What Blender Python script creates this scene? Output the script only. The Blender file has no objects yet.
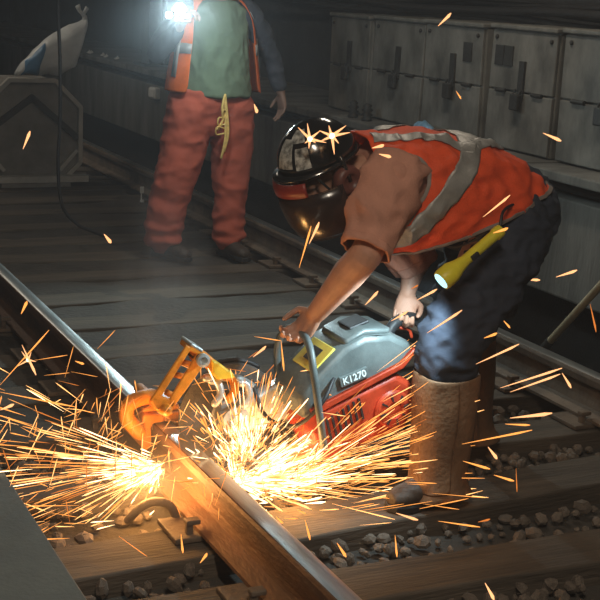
import bpy, math, random
import numpy as np
from mathutils import Vector, Matrix, noise as mnoise
random.seed(7)
V = Vector
scene = bpy.context.scene
COL = scene.collection

# ------------------------------------------------------------------ camera
CAM_H = 1.66
RIGHT = V((0.90229752, -0.42810617, 0.05083594))
DOWN = V((-0.05741558, -0.23619651, -0.97000756))
FWD = V((0.42727349, 0.87231664, -0.23769948))
cd = bpy.data.cameras.new('camera'); cam = bpy.data.objects.new('camera', cd); COL.objects.link(cam)
m = Matrix.Identity(4)
for i in range(3):
    m[i][0] = RIGHT[i]; m[i][1] = -DOWN[i]; m[i][2] = -FWD[i]
m[0][3], m[1][3], m[2][3] = 0, 0, CAM_H
cam.matrix_world = m
cd.lens = 78; cd.sensor_width = 36; cd.clip_start = .05; cd.clip_end = 100
scene.camera = cam

# ------------------------------------------------------------------ world, lamps, exposure
w = bpy.data.worlds.new('tunnel_dark'); scene.world = w; w.use_nodes = True
w.node_tree.nodes['Background'].inputs[0].default_value = (.55, .62, .75, 1)
w.node_tree.nodes['Background'].inputs[1].default_value = .012
vs = scene.view_settings
vs.view_transform = 'Standard'; vs.look = 'None'; vs.gamma = 1; vs.use_curve_mapping = False
vs.exposure = 0.0

def lamp(name, kind, loc, power, color, size=.1, aim=None, spot=None, size_y=None):
    l = bpy.data.lights.new(name, kind); o = bpy.data.objects.new(name, l); COL.objects.link(o)
    o.location = loc; l.energy = power; l.color = color
    if kind == 'AREA':
        l.size = size
        if size_y: l.shape = 'RECTANGLE'; l.size_y = size_y
    else: l.shadow_soft_size = size
    if kind == 'SPOT': l.spot_size = spot; l.spot_blend = .6
    if aim is not None:
        o.rotation_euler = (V(aim) - V(loc)).to_track_quat('-Z', 'Y').to_euler()
    return o
# added fill lamps hung under the ceiling, out of view (housings further down)
FILL_LAMPS = [((.6, .8, 3.2), 80), ((3.2, 5.6, 3.2), 24), ((1.5, 11.5, 3.2), 26)]
for p, e in FILL_LAMPS:
    lamp('fill_lamp_light', 'AREA', (p[0], p[1], p[2] - .09), e, (1, .87, .70), .16, aim=(p[0], p[1], 0), size_y=1.1)
# white-hot metal at the two ends of the cut
lamp('cut_light_near', 'POINT', (1.28, 3.66, .11), 15, (1, .47, .13), .07)
lamp('cut_light_far', 'POINT', (1.72, 3.56, .09), 17, (1, .47, .13), .09)

# ------------------------------------------------------------------ geometry helpers
def at(px, py, Y):
    r = RIGHT * (px - 300) + DOWN * (py - 300) + FWD * 1300
    return r * (Y / r.y) + V((0, 0, CAM_H))
def atx(px, py, X):
    r = RIGHT * (px - 300) + DOWN * (py - 300) + FWD * 1300
    return r * (X / r.x) + V((0, 0, CAM_H))
def atz(px, py, z):
    r = RIGHT * (px - 300) + DOWN * (py - 300) + FWD * 1300
    return r * ((z - CAM_H) / r.z) + V((0, 0, CAM_H))

def frame(zv, hint=V((0, 0, 1))):
    z = V(zv).normalized()
    if abs(z.dot(hint)) > .97: hint = V((0, 1, 0)) if abs(z.y) < .9 else V((1, 0, 0))
    x = hint.cross(z).normalized(); y = z.cross(x)
    return x, y, z

class G:
    def __init__(s): s.v = []; s.f = []
    def add(s, vs_, fs):
        b = len(s.v); s.v += [V(p) for p in vs_]; s.f += [tuple(i + b for i in f) for f in fs]; return s
    def box(s, c, size, ax=None):
        ax = ax or (V((1, 0, 0)), V((0, 1, 0)), V((0, 0, 1)))
        c = V(c); P = []
        for k in (-.5, .5):
            for j in (-.5, .5):
                for i in (-.5, .5):
                    P.append(c + ax[0] * (i * size[0]) + ax[1] * (j * size[1]) + ax[2] * (k * size[2]))
        return s.add(P, [(0, 2, 3, 1), (4, 5, 7, 6), (0, 1, 5, 4), (2, 6, 7, 3), (0, 4, 6, 2), (1, 3, 7, 5)])
    def rings(s, rs, cap=True, closed=True):
        n = len(rs[0]); b = len(s.v)
        for r in rs: s.v += [V(p) for p in r]
        for i in range(len(rs) - 1):
            for j in range(n if closed else n - 1):
                k = (j + 1) % n
                s.f.append((b + i * n + j, b + i * n + k, b + (i + 1) * n + k, b + (i + 1) * n + j))
        if cap and closed:
            s.f.append(tuple(b + j for j in reversed(range(n))))
            s.f.append(tuple(b + (len(rs) - 1) * n + j for j in range(n)))
        return s
    def tube(s, pts, r, n=10, cap=True, rnd=False):
        pts = [V(p) for p in pts]; R = r if isinstance(r, (list, tuple)) else [r] * len(pts)
        R = list(R)
        if rnd:      # rounded ends
            d0 = (pts[0] - pts[1]).normalized(); d1 = (pts[-1] - pts[-2]).normalized()
            r0, r1 = R[0], R[-1]
            pts = [pts[0] + d0 * r0 * .95, pts[0] + d0 * r0 * .6] + pts + [pts[-1] + d1 * r1 * .6, pts[-1] + d1 * r1 * .95]
            R = [r0 * .3, r0 * .78] + R + [r1 * .78, r1 * .3]
        rs = []; x = None
        for i, p in enumerate(pts):
            t = (pts[min(i + 1, len(pts) - 1)] - pts[max(i - 1, 0)])
            t = t.normalized() if t.length > 1e-9 else V((0, 0, 1))
            if x is None: x, y, _ = frame(t)
            else:
                x = (x - t * x.dot(t)).normalized(); y = t.cross(x)
            rs.append([p + (x * math.cos(a) + y * math.sin(a)) * R[i] for a in [2 * math.pi * j / n for j in range(n)]])
        return s.rings(rs, cap)
    def lathe(s, prof, c, ax, n=20):
        x, y, z = frame(ax); c = V(c)
        return s.rings([[c + z * h + (x * math.cos(2 * math.pi * j / n) + y * math.sin(2 * math.pi * j / n)) * max(r, 1e-4) for j in range(n)] for r, h in prof])
    def ell(s, c, rad, ax=None, nu=14, nv=9):
        ax = ax or (V((1, 0, 0)), V((0, 1, 0)), V((0, 0, 1))); c = V(c); rs = []
        for i in range(nv):
            t = math.pi * (i + .15) / (nv - .7) ; t = min(max(t, .08), math.pi - .08)
            rs.append([c + ax[0] * (rad[0] * math.sin(t) * math.cos(2 * math.pi * j / nu)) + ax[1] * (rad[1] * math.sin(t) * math.sin(2 * math.pi * j / nu)) - ax[2] * (rad[2] * math.cos(t)) for j in range(nu)])
        return s.rings(rs)
    def prism(s, poly, o, u, v, depth):
        o, u, v = V(o), V(u), V(v); nrm = u.cross(v).normalized()
        a = [o + u * p[0] + v * p[1] - nrm * depth / 2 for p in poly]; b = [q + nrm * depth for q in a]
        return s.rings([a, b])
    def spow(s, rs_, n=32, e=1., cap=True, a0=0, a1=2 * math.pi):      # rings given as (centre, A, B): superellipse
        out = []
        for c, A, B in rs_:
            c, A, B = V(c), V(A), V(B); r = []
            for j in range(n):
                t = a0 + (a1 - a0) * j / (n if abs(a1 - a0 - 2 * math.pi) < 1e-6 else n - 1)
                ct, st = math.cos(t), math.sin(t)
                r.append(c + A * math.copysign(abs(ct) ** e, ct) + B * math.copysign(abs(st) ** e, st))
            out.append(r)
        return s.rings(out, cap, abs(a1 - a0 - 2 * math.pi) < 1e-6)

def tag(o, label=None, cat=None, group=None, kind=None):
    if label: o['label'] = label
    if cat: o['category'] = cat
    if group: o['group'] = group
    if kind: o['kind'] = kind
    return o
def thing(name, loc, label, cat, group=None):
    o = bpy.data.objects.new(name, None); COL.objects.link(o); o.location = loc; o.empty_display_size = .1
    return tag(o, label, cat, group)
def wloc(o):
    p = V((0, 0, 0))
    while o is not None: p = p + V(o.location); o = o.parent
    return p
def link(name, me, mat, parent=None, smooth=False, origin=None):
    o = bpy.data.objects.new(name, me); COL.objects.link(o)
    if mat: me.materials.append(mat)
    if smooth: me.polygons.foreach_set('use_smooth', [True] * len(me.polygons))
    if parent is not None:
        o.parent = parent
    return o
def build(name, g, mat, parent=None, smooth=False, bevel=0, solid=0, subd=0, fix=True, auto=None):
    """one mesh object from world-space geometry"""
    if parent is not None: org = wloc(parent)
    else:
        A = np.array([tuple(p) for p in g.v]); org = V(((A[:, 0].min() + A[:, 0].max()) / 2, (A[:, 1].min() + A[:, 1].max()) / 2, A[:, 2].min()))
    me = bpy.data.meshes.new(name); me.from_pydata([tuple(p - org) for p in g.v], [], g.f); me.update()
    if fix:
        import bmesh
        bm = bmesh.new(); bm.from_mesh(me); bmesh.ops.recalc_face_normals(bm, faces=bm.faces); bm.to_mesh(me); bm.free()
    o = link(name, me, mat, parent, smooth)
    if parent is None: o.location = org
    if solid:
        md = o.modifiers.new('solid', 'SOLIDIFY'); md.thickness = solid; md.offset = 0
    if bevel:
        md = o.modifiers.new('bevel', 'BEVEL'); md.width = bevel; md.segments = 2; md.limit_method = 'ANGLE'; md.angle_limit = .6
    if subd:
        md = o.modifiers.new('subd', 'SUBSURF'); md.levels = subd; md.render_levels = subd
    if auto:
        me.polygons.foreach_set('use_smooth', [True] * len(me.polygons))
        try: me.set_sharp_from_angle(angle=auto)
        except Exception: pass
    return o
def organic(name, g, mat, parent, voxel=.008, smooth=6, disp=None, factor=.5, decimate=0):
    """voxel-merge overlapping pieces into one continuous surface, smooth it, wrinkle it"""
    me = bpy.data.meshes.new('tmp'); me.from_pydata([tuple(p) for p in g.v], [], g.f); me.update()
    import bmesh
    bm = bmesh.new(); bm.from_mesh(me); bmesh.ops.recalc_face_normals(bm, faces=bm.faces); bm.to_mesh(me); bm.free()
    t = bpy.data.objects.new('tmp', me); COL.objects.link(t)
    md = t.modifiers.new('r', 'REMESH'); md.mode = 'VOXEL'; md.voxel_size = voxel
    if smooth:
        md = t.modifiers.new('s', 'SMOOTH'); md.factor = factor; md.iterations = smooth
    dg = bpy.context.evaluated_depsgraph_get(); dg.update()
    me2 = bpy.data.meshes.new_from_object(t.evaluated_get(dg)); me2.name = name
    bpy.data.objects.remove(t); bpy.data.meshes.remove(me)
    n = len(me2.vertices); co = np.empty(n * 3); me2.vertices.foreach_get('co', co); co = co.reshape(-1, 3)
    if disp:
        nr = np.empty(n * 3); me2.vertices.foreach_get('normal', nr); nr = nr.reshape(-1, 3)
        d = np.array([disp(V(p)) for p in co]); co = co + nr * d[:, None]
    org = wloc(parent) if parent is not None else V((0, 0, 0))
    co = co - np.array(org); me2.vertices.foreach_set('co', co.ravel()); me2.materials.clear(); me2.update()
    return link(name, me2, mat, parent, True)
def wrinkle(amp, sc, off=0):
    sc = V(sc)
    def f(p):
        q = V((p.x * sc.x + off, p.y * sc.y, p.z * sc.z))
        a = mnoise.noise(q); b = mnoise.noise(q * 1.9 + V((5, 1, 2))); c = mnoise.noise(q * 3.6 + V((1, 7, 2)))
        return amp * ((.5 - abs(a) * 1.6) + .75 * (.35 - abs(b) * 1.3) + .35 * c)
    return f
def cat(pts, n):
    """Catmull-Rom resample"""
    P = [V(p) for p in pts]; P = [P[0] * 2 - P[1]] + P + [P[-1] * 2 - P[-2]]; out = []
    m_ = len(P) - 3
    for i in range(n + 1):
        t = i / n * m_; k = min(int(t), m_ - 1); t -= k
        a, b, c, d = P[k:k + 4]
        out.append(.5 * ((2 * b) + (c - a) * t + (2 * a - 5 * b + 4 * c - d) * t * t + (3 * b - a - 3 * c + d) * t ** 3))
    return out

# ------------------------------------------------------------------ materials
def pmat(name, col, rough=.75, metal=0., var=.35, scale=6., bump=.25, bscale=70., stretch=(1, 1, 1), col2=None, spec=.4, trans=0, alpha=1, coat=0):
    mt = bpy.data.materials.new(name); mt.use_nodes = True; nt = mt.node_tree; N = nt.nodes; L = nt.links
    b = N['Principled BSDF']; b.inputs['Roughness'].default_value = rough; b.inputs['Metallic'].default_value = metal
    b.inputs['Specular IOR Level'].default_value = spec
    if trans: b.inputs['Transmission Weight'].default_value = trans
    if alpha < 1: b.inputs['Alpha'].default_value = alpha
    if coat: b.inputs['Coat Weight'].default_value = coat; b.inputs['Coat Roughness'].default_value = .15
    tc = N.new('ShaderNodeTexCoord'); mp = N.new('ShaderNodeMapping'); mp.inputs['Scale'].default_value = stretch
    L.new(tc.outputs['Object'], mp.inputs['Vector'])
    nz = N.new('ShaderNodeTexNoise'); nz.inputs['Scale'].default_value = scale; nz.inputs['Detail'].default_value = 6; nz.inputs['Roughness'].default_value = .62
    L.new(mp.outputs[0], nz.inputs['Vector'])
    rp = N.new('ShaderNodeValToRGB'); c2 = col2 or tuple(c * (1 - var) for c in col)
    rp.color_ramp.elements[0].position = .34; rp.color_ramp.elements[0].color = (*c2, 1)
    rp.color_ramp.elements[1].position = .66; rp.color_ramp.elements[1].color = (*col, 1)
    L.new(nz.outputs['Fac'], rp.inputs['Fac']); L.new(rp.outputs[0], b.inputs['Base Color'])
    if bump:
        n2 = N.new('ShaderNodeTexNoise'); n2.inputs['Scale'].default_value = bscale; n2.inputs['Detail'].default_value = 4
        L.new(mp.outputs[0], n2.inputs['Vector'])
        bp = N.new('ShaderNodeBump'); bp.inputs['Strength'].default_value = bump; bp.inputs['Distance'].default_value = .01
        L.new(n2.outputs['Fac'], bp.inputs['Height']); L.new(bp.outputs[0], b.inputs['Normal'])
    rr = N.new('ShaderNodeMapRange'); rr.inputs[3].default_value = max(rough - .12, .02); rr.inputs[4].default_value = min(rough + .12, 1)
    L.new(nz.outputs['Fac'], rr.inputs[0]); L.new(rr.outputs[0], b.inputs['Roughness'])
    return mt
def emat(name, col, st, sample=False):
    mt = bpy.data.materials.new(name); mt.use_nodes = True; nt = mt.node_tree; nt.nodes.clear()
    e = nt.nodes.new('ShaderNodeEmission'); e.inputs[0].default_value = (*col, 1); e.inputs[1].default_value = st
    o = nt.nodes.new('ShaderNodeOutputMaterial'); nt.links.new(e.outputs[0], o.inputs[0])
    if not sample: mt.cycles.emission_sampling = 'NONE'
    return mt
M = dict(
    dirt=pmat('sooty_track_dirt', (.066, .056, .046), .95, scale=3, var=.5, bump=.8, bscale=35),
    tie=pmat('weathered_timber', (.108, .084, .062), .9, scale=5, var=.5, bump=.6, bscale=30, stretch=(.35, 3, 3)),
    stone=pmat('ballast_stone', (.18, .142, .11), .85, scale=8, var=.5, bump=.5, bscale=50),
    rust=pmat('rusted_rail_steel', (.21, .10, .05), .62, .35, scale=14, var=.45, bump=.3, bscale=90, stretch=(1, .3, 1)),
    rustd=pmat('dull_brown_steel', (.19, .14, .10), .7, .2, scale=9, var=.45, bump=.35, bscale=70),
    head=pmat('worn_bright_rail_head', (.55, .56, .55), .33, .95, scale=10, var=.3, bump=.06, bscale=60, stretch=(4, .25, 1)),
    cover=pmat('grey_green_cover_board', (.115, .125, .115), .75, scale=4, var=.35, bump=.2),
    concrete=pmat('stained_bench_concrete', (.165, .16, .145), .9, scale=2.2, var=.6, bump=.5, bscale=25, stretch=(1, 2.2, .5)),
    wall=pmat('sooty_tunnel_wall', (.06, .064, .07), .92, scale=1.5, var=.5, bump=.5, bscale=18),
    void=pmat('shade_and_socket_black', (.02, .019, .018), .95, scale=5, bump=.5),  # shade around the bench put into a near-black colour; also the tool socket
    steelbox=pmat('smeared_grey_box_paint', (.225, .222, .20), .62, .1, scale=4.6, var=.66, bump=.3, bscale=22, stretch=(1, 1, .55)),
    steeldark=pmat('dark_box_fitting', (.05, .05, .048), .6, .4, scale=10, bump=.3),
    cable=pmat('black_rubber', (.022, .022, .024), .6, scale=12, bump=.2),
    orange=pmat('orange_clamp_paint', (.90, .31, .02), .45, scale=18, var=.4, bump=.15, spec=.5),
    yellow=pmat('yellow_paint', (.82, .55, .04), .45, scale=18, var=.25, bump=.1),
    sawgrey=pmat('grey_saw_plastic', (.15, .18, .178), .42, scale=11, var=.4, bump=.08, bscale=120, spec=.5),
    sawred=pmat('red_orange_saw_cover', (.58, .06, .02), .45, scale=11, var=.5, bump=.1),
    sawdark=pmat('black_saw_plastic', (.03, .03, .032), .5, scale=15, bump=.15),
    alloy=pmat('pale_cast_alloy', (.62, .66, .66), .4, .6, scale=20, var=.25, bump=.1),
    sticker=pmat('yellow_warning_sticker', (.85, .72, .12), .5, scale=30, var=.15, bump=0),
    letter=pmat('pale_letters', (.75, .85, .85), .5, scale=20, var=.1, bump=0),
    disc=pmat('abrasive_disc', (.12, .11, .10), .8, .2, scale=60, bump=.4, bscale=300),
    skin=pmat('tan_skin', (.52, .27, .18), .5, scale=14, var=.22, bump=.15, bscale=160),
    skin2=pmat('brown_skin', (.25, .15, .11), .55, scale=14, var=.2, bump=.15, bscale=160),
    tee=pmat('dusty_brown_cotton', (.58, .275, .19), .92, scale=6, var=.22, bump=.3, bscale=180),
    hivis=pmat('orange_red_mesh_fabric', (1, .108, .024), .7, scale=7, var=.3, bump=.35, bscale=220),
    hivis2=pmat('orange_open_vest_fabric', (.88, .17, .03), .72, scale=7, var=.3, bump=.3, bscale=220),
    reflect=pmat('silver_reflective_tape', (.40, .385, .36), .45, .25, scale=12, var=.3, bump=.2, bscale=200),
    piping=pmat('grey_vest_piping', (.30, .25, .22), .8, scale=20, bump=.1),
    denim=pmat('dark_denim', (.034, .042, .064), .85, scale=9, var=.35, bump=.4, bscale=260),
    leather=pmat('brown_leather_gaiter', (.225, .115, .055), .7, scale=9, var=.4, bump=.35, bscale=60),
    boot=pmat('black_work_boot', (.06, .042, .03), .6, scale=14, bump=.3),
    redpant=pmat('rust_red_work_trousers', (.50, .105, .06), .85, scale=5, var=.25, bump=.3, bscale=200),
    green=pmat('grey_green_tee', (.15, .205, .135), .9, scale=5, var=.18, bump=.25, bscale=180),
    sleeve=pmat('dark_navy_sleeve', (.05, .055, .07), .9, scale=8, bump=.2),
    cord=pmat('yellow_drawstring', (1, .70, .22), .7, scale=30, bump=.1),
    black=pmat('gloss_black_helmet', (.018, .018, .02), .16, scale=8, bump=.02, spec=.6, coat=.5),
    decal=pmat('white_mottled_decal', (.62, .62, .58), .35, scale=45, var=.9, bump=0),
    redtrim=pmat('red_visor_trim', (.25, .03, .02), .4, scale=10, bump=.05),
    muff=pmat('maroon_ear_muff', (.14, .05, .04), .45, scale=10, bump=.1),
    visor=pmat('smoked_visor', (.035, .022, .02), .22, scale=6, bump=.03, alpha=.9, spec=.6),
    torch=pmat('yellow_torch_body', (.78, .66, .04), .4, scale=20, var=.15, bump=.1),
    board=pmat('grey_board', (.24, .225, .20), .88, scale=3, var=.45, bump=.4, bscale=30),
    boardpale=pmat('pale_edge_trim', (.46, .44, .40), .8, scale=6, var=.3, bump=.3),
    bag=pmat('white_plastic_bag', (.80, .83, .84), .35, scale=7, var=.2, bump=.3, bscale=22, alpha=.86),
    blue=pmat('blue_plastic', (.10, .27, .50), .4, scale=10, var=.35, bump=.2),
    paleblue=pmat('pale_blue_plastic', (.22, .42, .62), .35, scale=12, var=.4, bump=.4, bscale=30),
    white=pmat('white_enamel', (.78, .78, .76), .5, scale=10, var=.2, bump=.05),
    wood=pmat('ash_wood_handle', (.42, .33, .20), .6, scale=8, var=.3, bump=.1, stretch=(1, 1, .2)),
    hair=pmat('dark_hair', (.02, .015, .012), .6, scale=30, bump=.5),
    eye=pmat('eye_dark', (.03, .02, .015), .2, bump=0),
    lampwhite=emat('torch_glare', (.80, .93, 1), 60),
    torchlens=emat('torch_lens_glow', (.35, .85, 1), 2.2),
    tubeglow=emat('fill_tube_glow', (1, .93, .82), 4),  # glowing tubes of the added fill lamps
    peach=emat('peach_spark', (1, .46, .19), 1.75),
    core=emat('white_core_spark', (1, .66, .34), 4.5),
    hot=emat('white_hot_spark', (1, .47, .15), 2.6),
    mid=emat('yellow_orange_spark', (1, .36, .075), 1.7),
    dim=emat('dull_orange_spark', (1, .28, .05), .85),
)
# ------------------------------------------------------------------ the setting
def struct(name, g, mat, **k): return tag(build(name, g, mat, **k), kind='structure')
g = G(); g.box((.6, 8, -.13), (6.4, 26, .10)); floor = struct('floor', g, M['dirt'])
g = G(); g.box((4.05, 8, -.33), (.62, 26, .10)); struct('trim_1', g, M['void'])           # drain trough beside the far rail, shade put into its black colour
g = G(); g.box((5.05, 8, 1.5), (.3, 26, 4)); struct('wall_right', g, M['wall'])
g = G(); g.box((-2.75, 8, 1.5), (.3, 26, 4)); struct('wall_left', g, M['wall'])
g = G(); g.box((1.1, 21.1, 1.5), (8.2, .3, 4)); struct('wall_back', g, M['wall'])
g = G(); g.box((1.1, 8, 3.45), (8.2, 26, .3)); struct('ceiling', g, M['wall'])
# bench wall along the track: body, recess and lip
g = G(); g.box((4.50, 8, .405), (.90, 26, .51)); bench = struct('wall_bench', g, M['concrete'], bevel=.012)
g = G(); g.box((4.62, 8, -.06), (.64, 26, .42)); build('undercut', g, M['void'], bench)  # bench cut away below and coloured black in place of shade
g = G(); g.box((4.56, 8, .705), (.70, 26, .09)); link_ = build('bench_recess', g, M['void'], bench)  # slot under the lip, its shade put into the colour
for i in range(9):
    y0 = 1.2 + i * 2.2
    g = G(); g.box((4.44, y0 + 1.095, .775), (.92, 2.17, .05)); build('slab', g, M['concrete'], bench, bevel=.008)
g = G(); g.tube([(4.12, -4, .70), (4.12, 20, .70)], .018, 10); build('conduit', g, M['steeldark'], bench, smooth=True)

# ties: children of the floor
ty = [1.5 + .493 * i for i in range(25)]
for i, y in enumerate(ty):
    rz = (-.035, .02, .03, -.02, .015, -.01)[i % 6] + (0.05 if i == 4 else 0)
    wdt = .215 + .02 * math.sin(i * 2.1)
    c, s_ = math.cos(rz), math.sin(rz); ax = (V((c, s_, 0)), V((-s_, c, 0)), V((0, 0, 1)))
    g = G()
    nseg = 14; rs = []
    for k in range(nseg + 1):                        # slightly uneven timber
        x = -1.42 + 2.84 * k / nseg
        e = lambda q: .006 * mnoise.noise(V((x * 2.2, i * 3.7, q)))
        cc = V((2.28, y, 0)) + ax[0] * x
        rs.append([cc + ax[1] * (-wdt / 2 + e(1)) + V((0, 0, -.09)), cc + ax[1] * (wdt / 2 + e(2)) + V((0, 0, -.09)),
                   cc + ax[1] * (wdt / 2 + e(3)) + V((0, 0, e(4) - .004)), cc + ax[1] * (-wdt / 2 + e(5)) + V((0, 0, e(6) - .004))])
    g.rings(rs); build('tie', g, M['tie'], floor, bevel=.008)

rows = []
for j in range(221):                                # packed, uneven dirt that half buries the farther ties
    y = 4.62 + 15.5 * (j / 220) ** 1.5
    rows.append([V((x, y, -.020 + min(1, (y - 4.6) / 1.0) * .007 + .020 * mnoise.noise(V((x * 1.6, y * 2.2, 0))) + .008 * mnoise.noise(V((x * 6, y * 7, 2))) - (.06 if i in (0, 60) or j == 0 else 0))) for i, x in enumerate(np.linspace(.86, 3.205, 61))])
g = G(); g.rings(rows, False, False); build('packed_dirt', g, M['dirt'], floor, smooth=True)
# ballast: the ones nearest the camera one by one, the rest as one piece
def stone_mesh(k):
    rnd = random.Random(k); g = G(); g.ell((0, 0, 0), (1, .8, .6), nu=7, nv=5)
    g.v = [p * (1 + .28 * (rnd.random() - .5)) for p in g.v]
    me = bpy.data.meshes.new('stone'); me.from_pydata([tuple(p) for p in g.v], [], g.f); me.update(); me.materials.append(M['stone']); return me
SM = [stone_mesh(k) for k in range(9)]
org = wloc(floor)
rs_ = random.Random(3); spots = []
def on_tie(y, mrg=.0):
    return any(abs(y - t) < .108 + mrg for t in ty)
for _ in range(6000):
    x, y = rs_.uniform(.84, 3.75), rs_.uniform(2.3, 5.2)
    if on_tie(y, .01) or abs(x - 1.435) < .10 or abs(x - 3.29) < .10: continue
    if mnoise.noise(V((x * 2.1, y * 2.1, 3))) < -.25 and rs_.random() < .7: continue
    sz = rs_.uniform(.012, .034) * (1.25 if rs_.random() < .12 else 1)
    if any((x - a) ** 2 + (y - b) ** 2 < (sz + c) ** 2 * .55 for a, b, c, _ in spots[-900:]): continue
    spots.append((x, y, sz, rs_.random()))
spots.sort(key=lambda q: q[1] + .35 * q[0])
for i, (x, y, sz, q) in enumerate(spots[:300]):
    o = bpy.data.objects.new('stone', SM[i % 9]); COL.objects.link(o); o.parent = floor
    o.location = V((x, y, -.078 + sz * .55 + q * .03)) - org; o.scale = (sz,) * 3; o.rotation_euler = (q * 6, q * 17, q * 31)
g = G()
for i, (x, y, sz, q) in enumerate(spots[300:1500]):
    R = Matrix.Rotation(q * 31, 3, 'Z') @ Matrix.Rotation(q * 17, 3, 'X')
    me = SM[i % 9]
    g.add([R @ (v.co * sz) + V((x, y, -.078 + sz * .55 + q * .02)) for v in me.vertices], [tuple(p.vertices) for p in me.polygons])
tag(build('ballast', g, M['stone'], floor, fix=False), kind='stuff')

# rails
def rail_profile(x0, z0=.02):
    h = .17
    pr = [(-.07, 0), (.07, 0), (.07, .012), (.014, .032), (.009, .06), (.009, .115), (.034, .13), (.036, .155), (.032, .166), (.024, h), (-.024, h), (-.032, .166), (-.036, .155), (-.034, .13), (-.009, .115), (-.009, .06), (-.014, .032), (-.07, .012)]
    return [(x0 + a, z0 + b) for a, b in pr]
def rail(x0, y0, y1, label, matbody):
    t = thing('rail', (x0, y0, .02), label, 'rail')
    pr = rail_profile(x0)
    g = G(); g.rings([[V((a, y, b)) for a, b in pr] for y in np.linspace(y0, y1, 8)]); build('web_and_foot', g, matbody, t)
    pts = [(x0 - .029, .1885), (x0 - .024, .1905), (x0 - .01, .1918), (x0 + .01, .1918), (x0 + .024, .1905), (x0 + .029, .1885), (x0 + .02, .186), (x0 - .02, .186)]
    g = G(); g.rings([[V((a, y, b)) for a, b in pts] for y in (y0, y1)]); build('running_surface', g, M['head'], t, auto=.7)
    return t
RX = 1.437
rail_near = rail(RX, -.5, 3.806, 'rusted running rail in the foreground, the piece on the near side of the cut', M['rust'])
rail_far = rail(RX, 3.812, 20.5, 'running rail with pale shiny head running away beyond the orange clamp', M['rust'])
rail_side = rail(3.285, -.5, 20.5, 'dull brown rail behind the workers, beside the concrete bench wall', M['rustd'])
# tie plates with spikes, part of the track floor
plate = None
for x0 in (RX, 3.285):
    for y in ty[:14]:
        g = G(); g.box((x0, y, .008), (.30, .17, .018)); pl = build('tie_plate', g, M['rustd'], floor, bevel=.004)
        for sx in (-.095, .095):
            g = G(); g.box((x0 + sx, y + (.05 if sx > 0 else -.05), .03), (.022, .022, .05)); g.box((x0 + sx * .9, y + (.05 if sx > 0 else -.05), .055), (.045, .034, .016)); build('spike', g, M['rustd'], pl, bevel=.004)
# bent clip by the foot of the near rail
pts = cat([at(128, 520, 3.62), at(140, 508, 3.60), at(152, 502, 3.58), at(166, 503, 3.57), at(174, 512, 3.56), at(178, 530, 3.55)], 20)
g = G(); g.tube(pts, .014, 10, rnd=True)
o = build('rail_clip', g, M['rustd'], smooth=True); tag(o, 'curved brown steel clip beside the foot of the near rail', 'clip')

# cover board at the lower left
t = thing('cover_board', (.66, 2.6, -.08), 'flat grey-green cover board along the lower left of the track', 'cover board')
g = G(); g.prism([(-.34, .0), (.17, .0), (.172, -.012), (.165, -.05), (.15, -.05), (.15, -.022), (-.34, -.022)], (.66, 2.6, .198), V((1, 0, 0)), V((0, 0, 1)), 6.2)
build('board', g, M['cover'], t, bevel=.004)
for y in (.6, 1.8, 3.0, 4.2, 5.4):
    g = G(); g.box((.55, y, .05), (.05, .07, .25)); g.box((.55, y, -.05), (.22, .12, .02)); build('bracket', g, M['rustd'], t, bevel=.003)

# housings invented for the unseen fill lamps
for i, (p, e) in enumerate(FILL_LAMPS):
    t = thing('fill_lamp', (p[0], p[1], p[2]), ('added unseen fill lamp above the near end of the track', 'added unseen fill lamp above the worker with the saw', 'added unseen fill lamp above the octagonal crate')[i], 'lamp')
    g = G(); g.box((p[0], p[1], p[2] + .02), (.22, 1.25, .10)); build('housing', g, M['white'], t, bevel=.01)
    g = G(); g.tube([(p[0], p[1] - .55, p[2] - .055), (p[0], p[1] + .55, p[2] - .055)], .018, 10); build('tube', g, M['tubeglow'], t, smooth=True)
    g = G(); g.tube([(p[0], p[1], p[2] + .07), (p[0], p[1], 3.31)], .012, 8); build('hanger', g, M['steeldark'], t)

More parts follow.
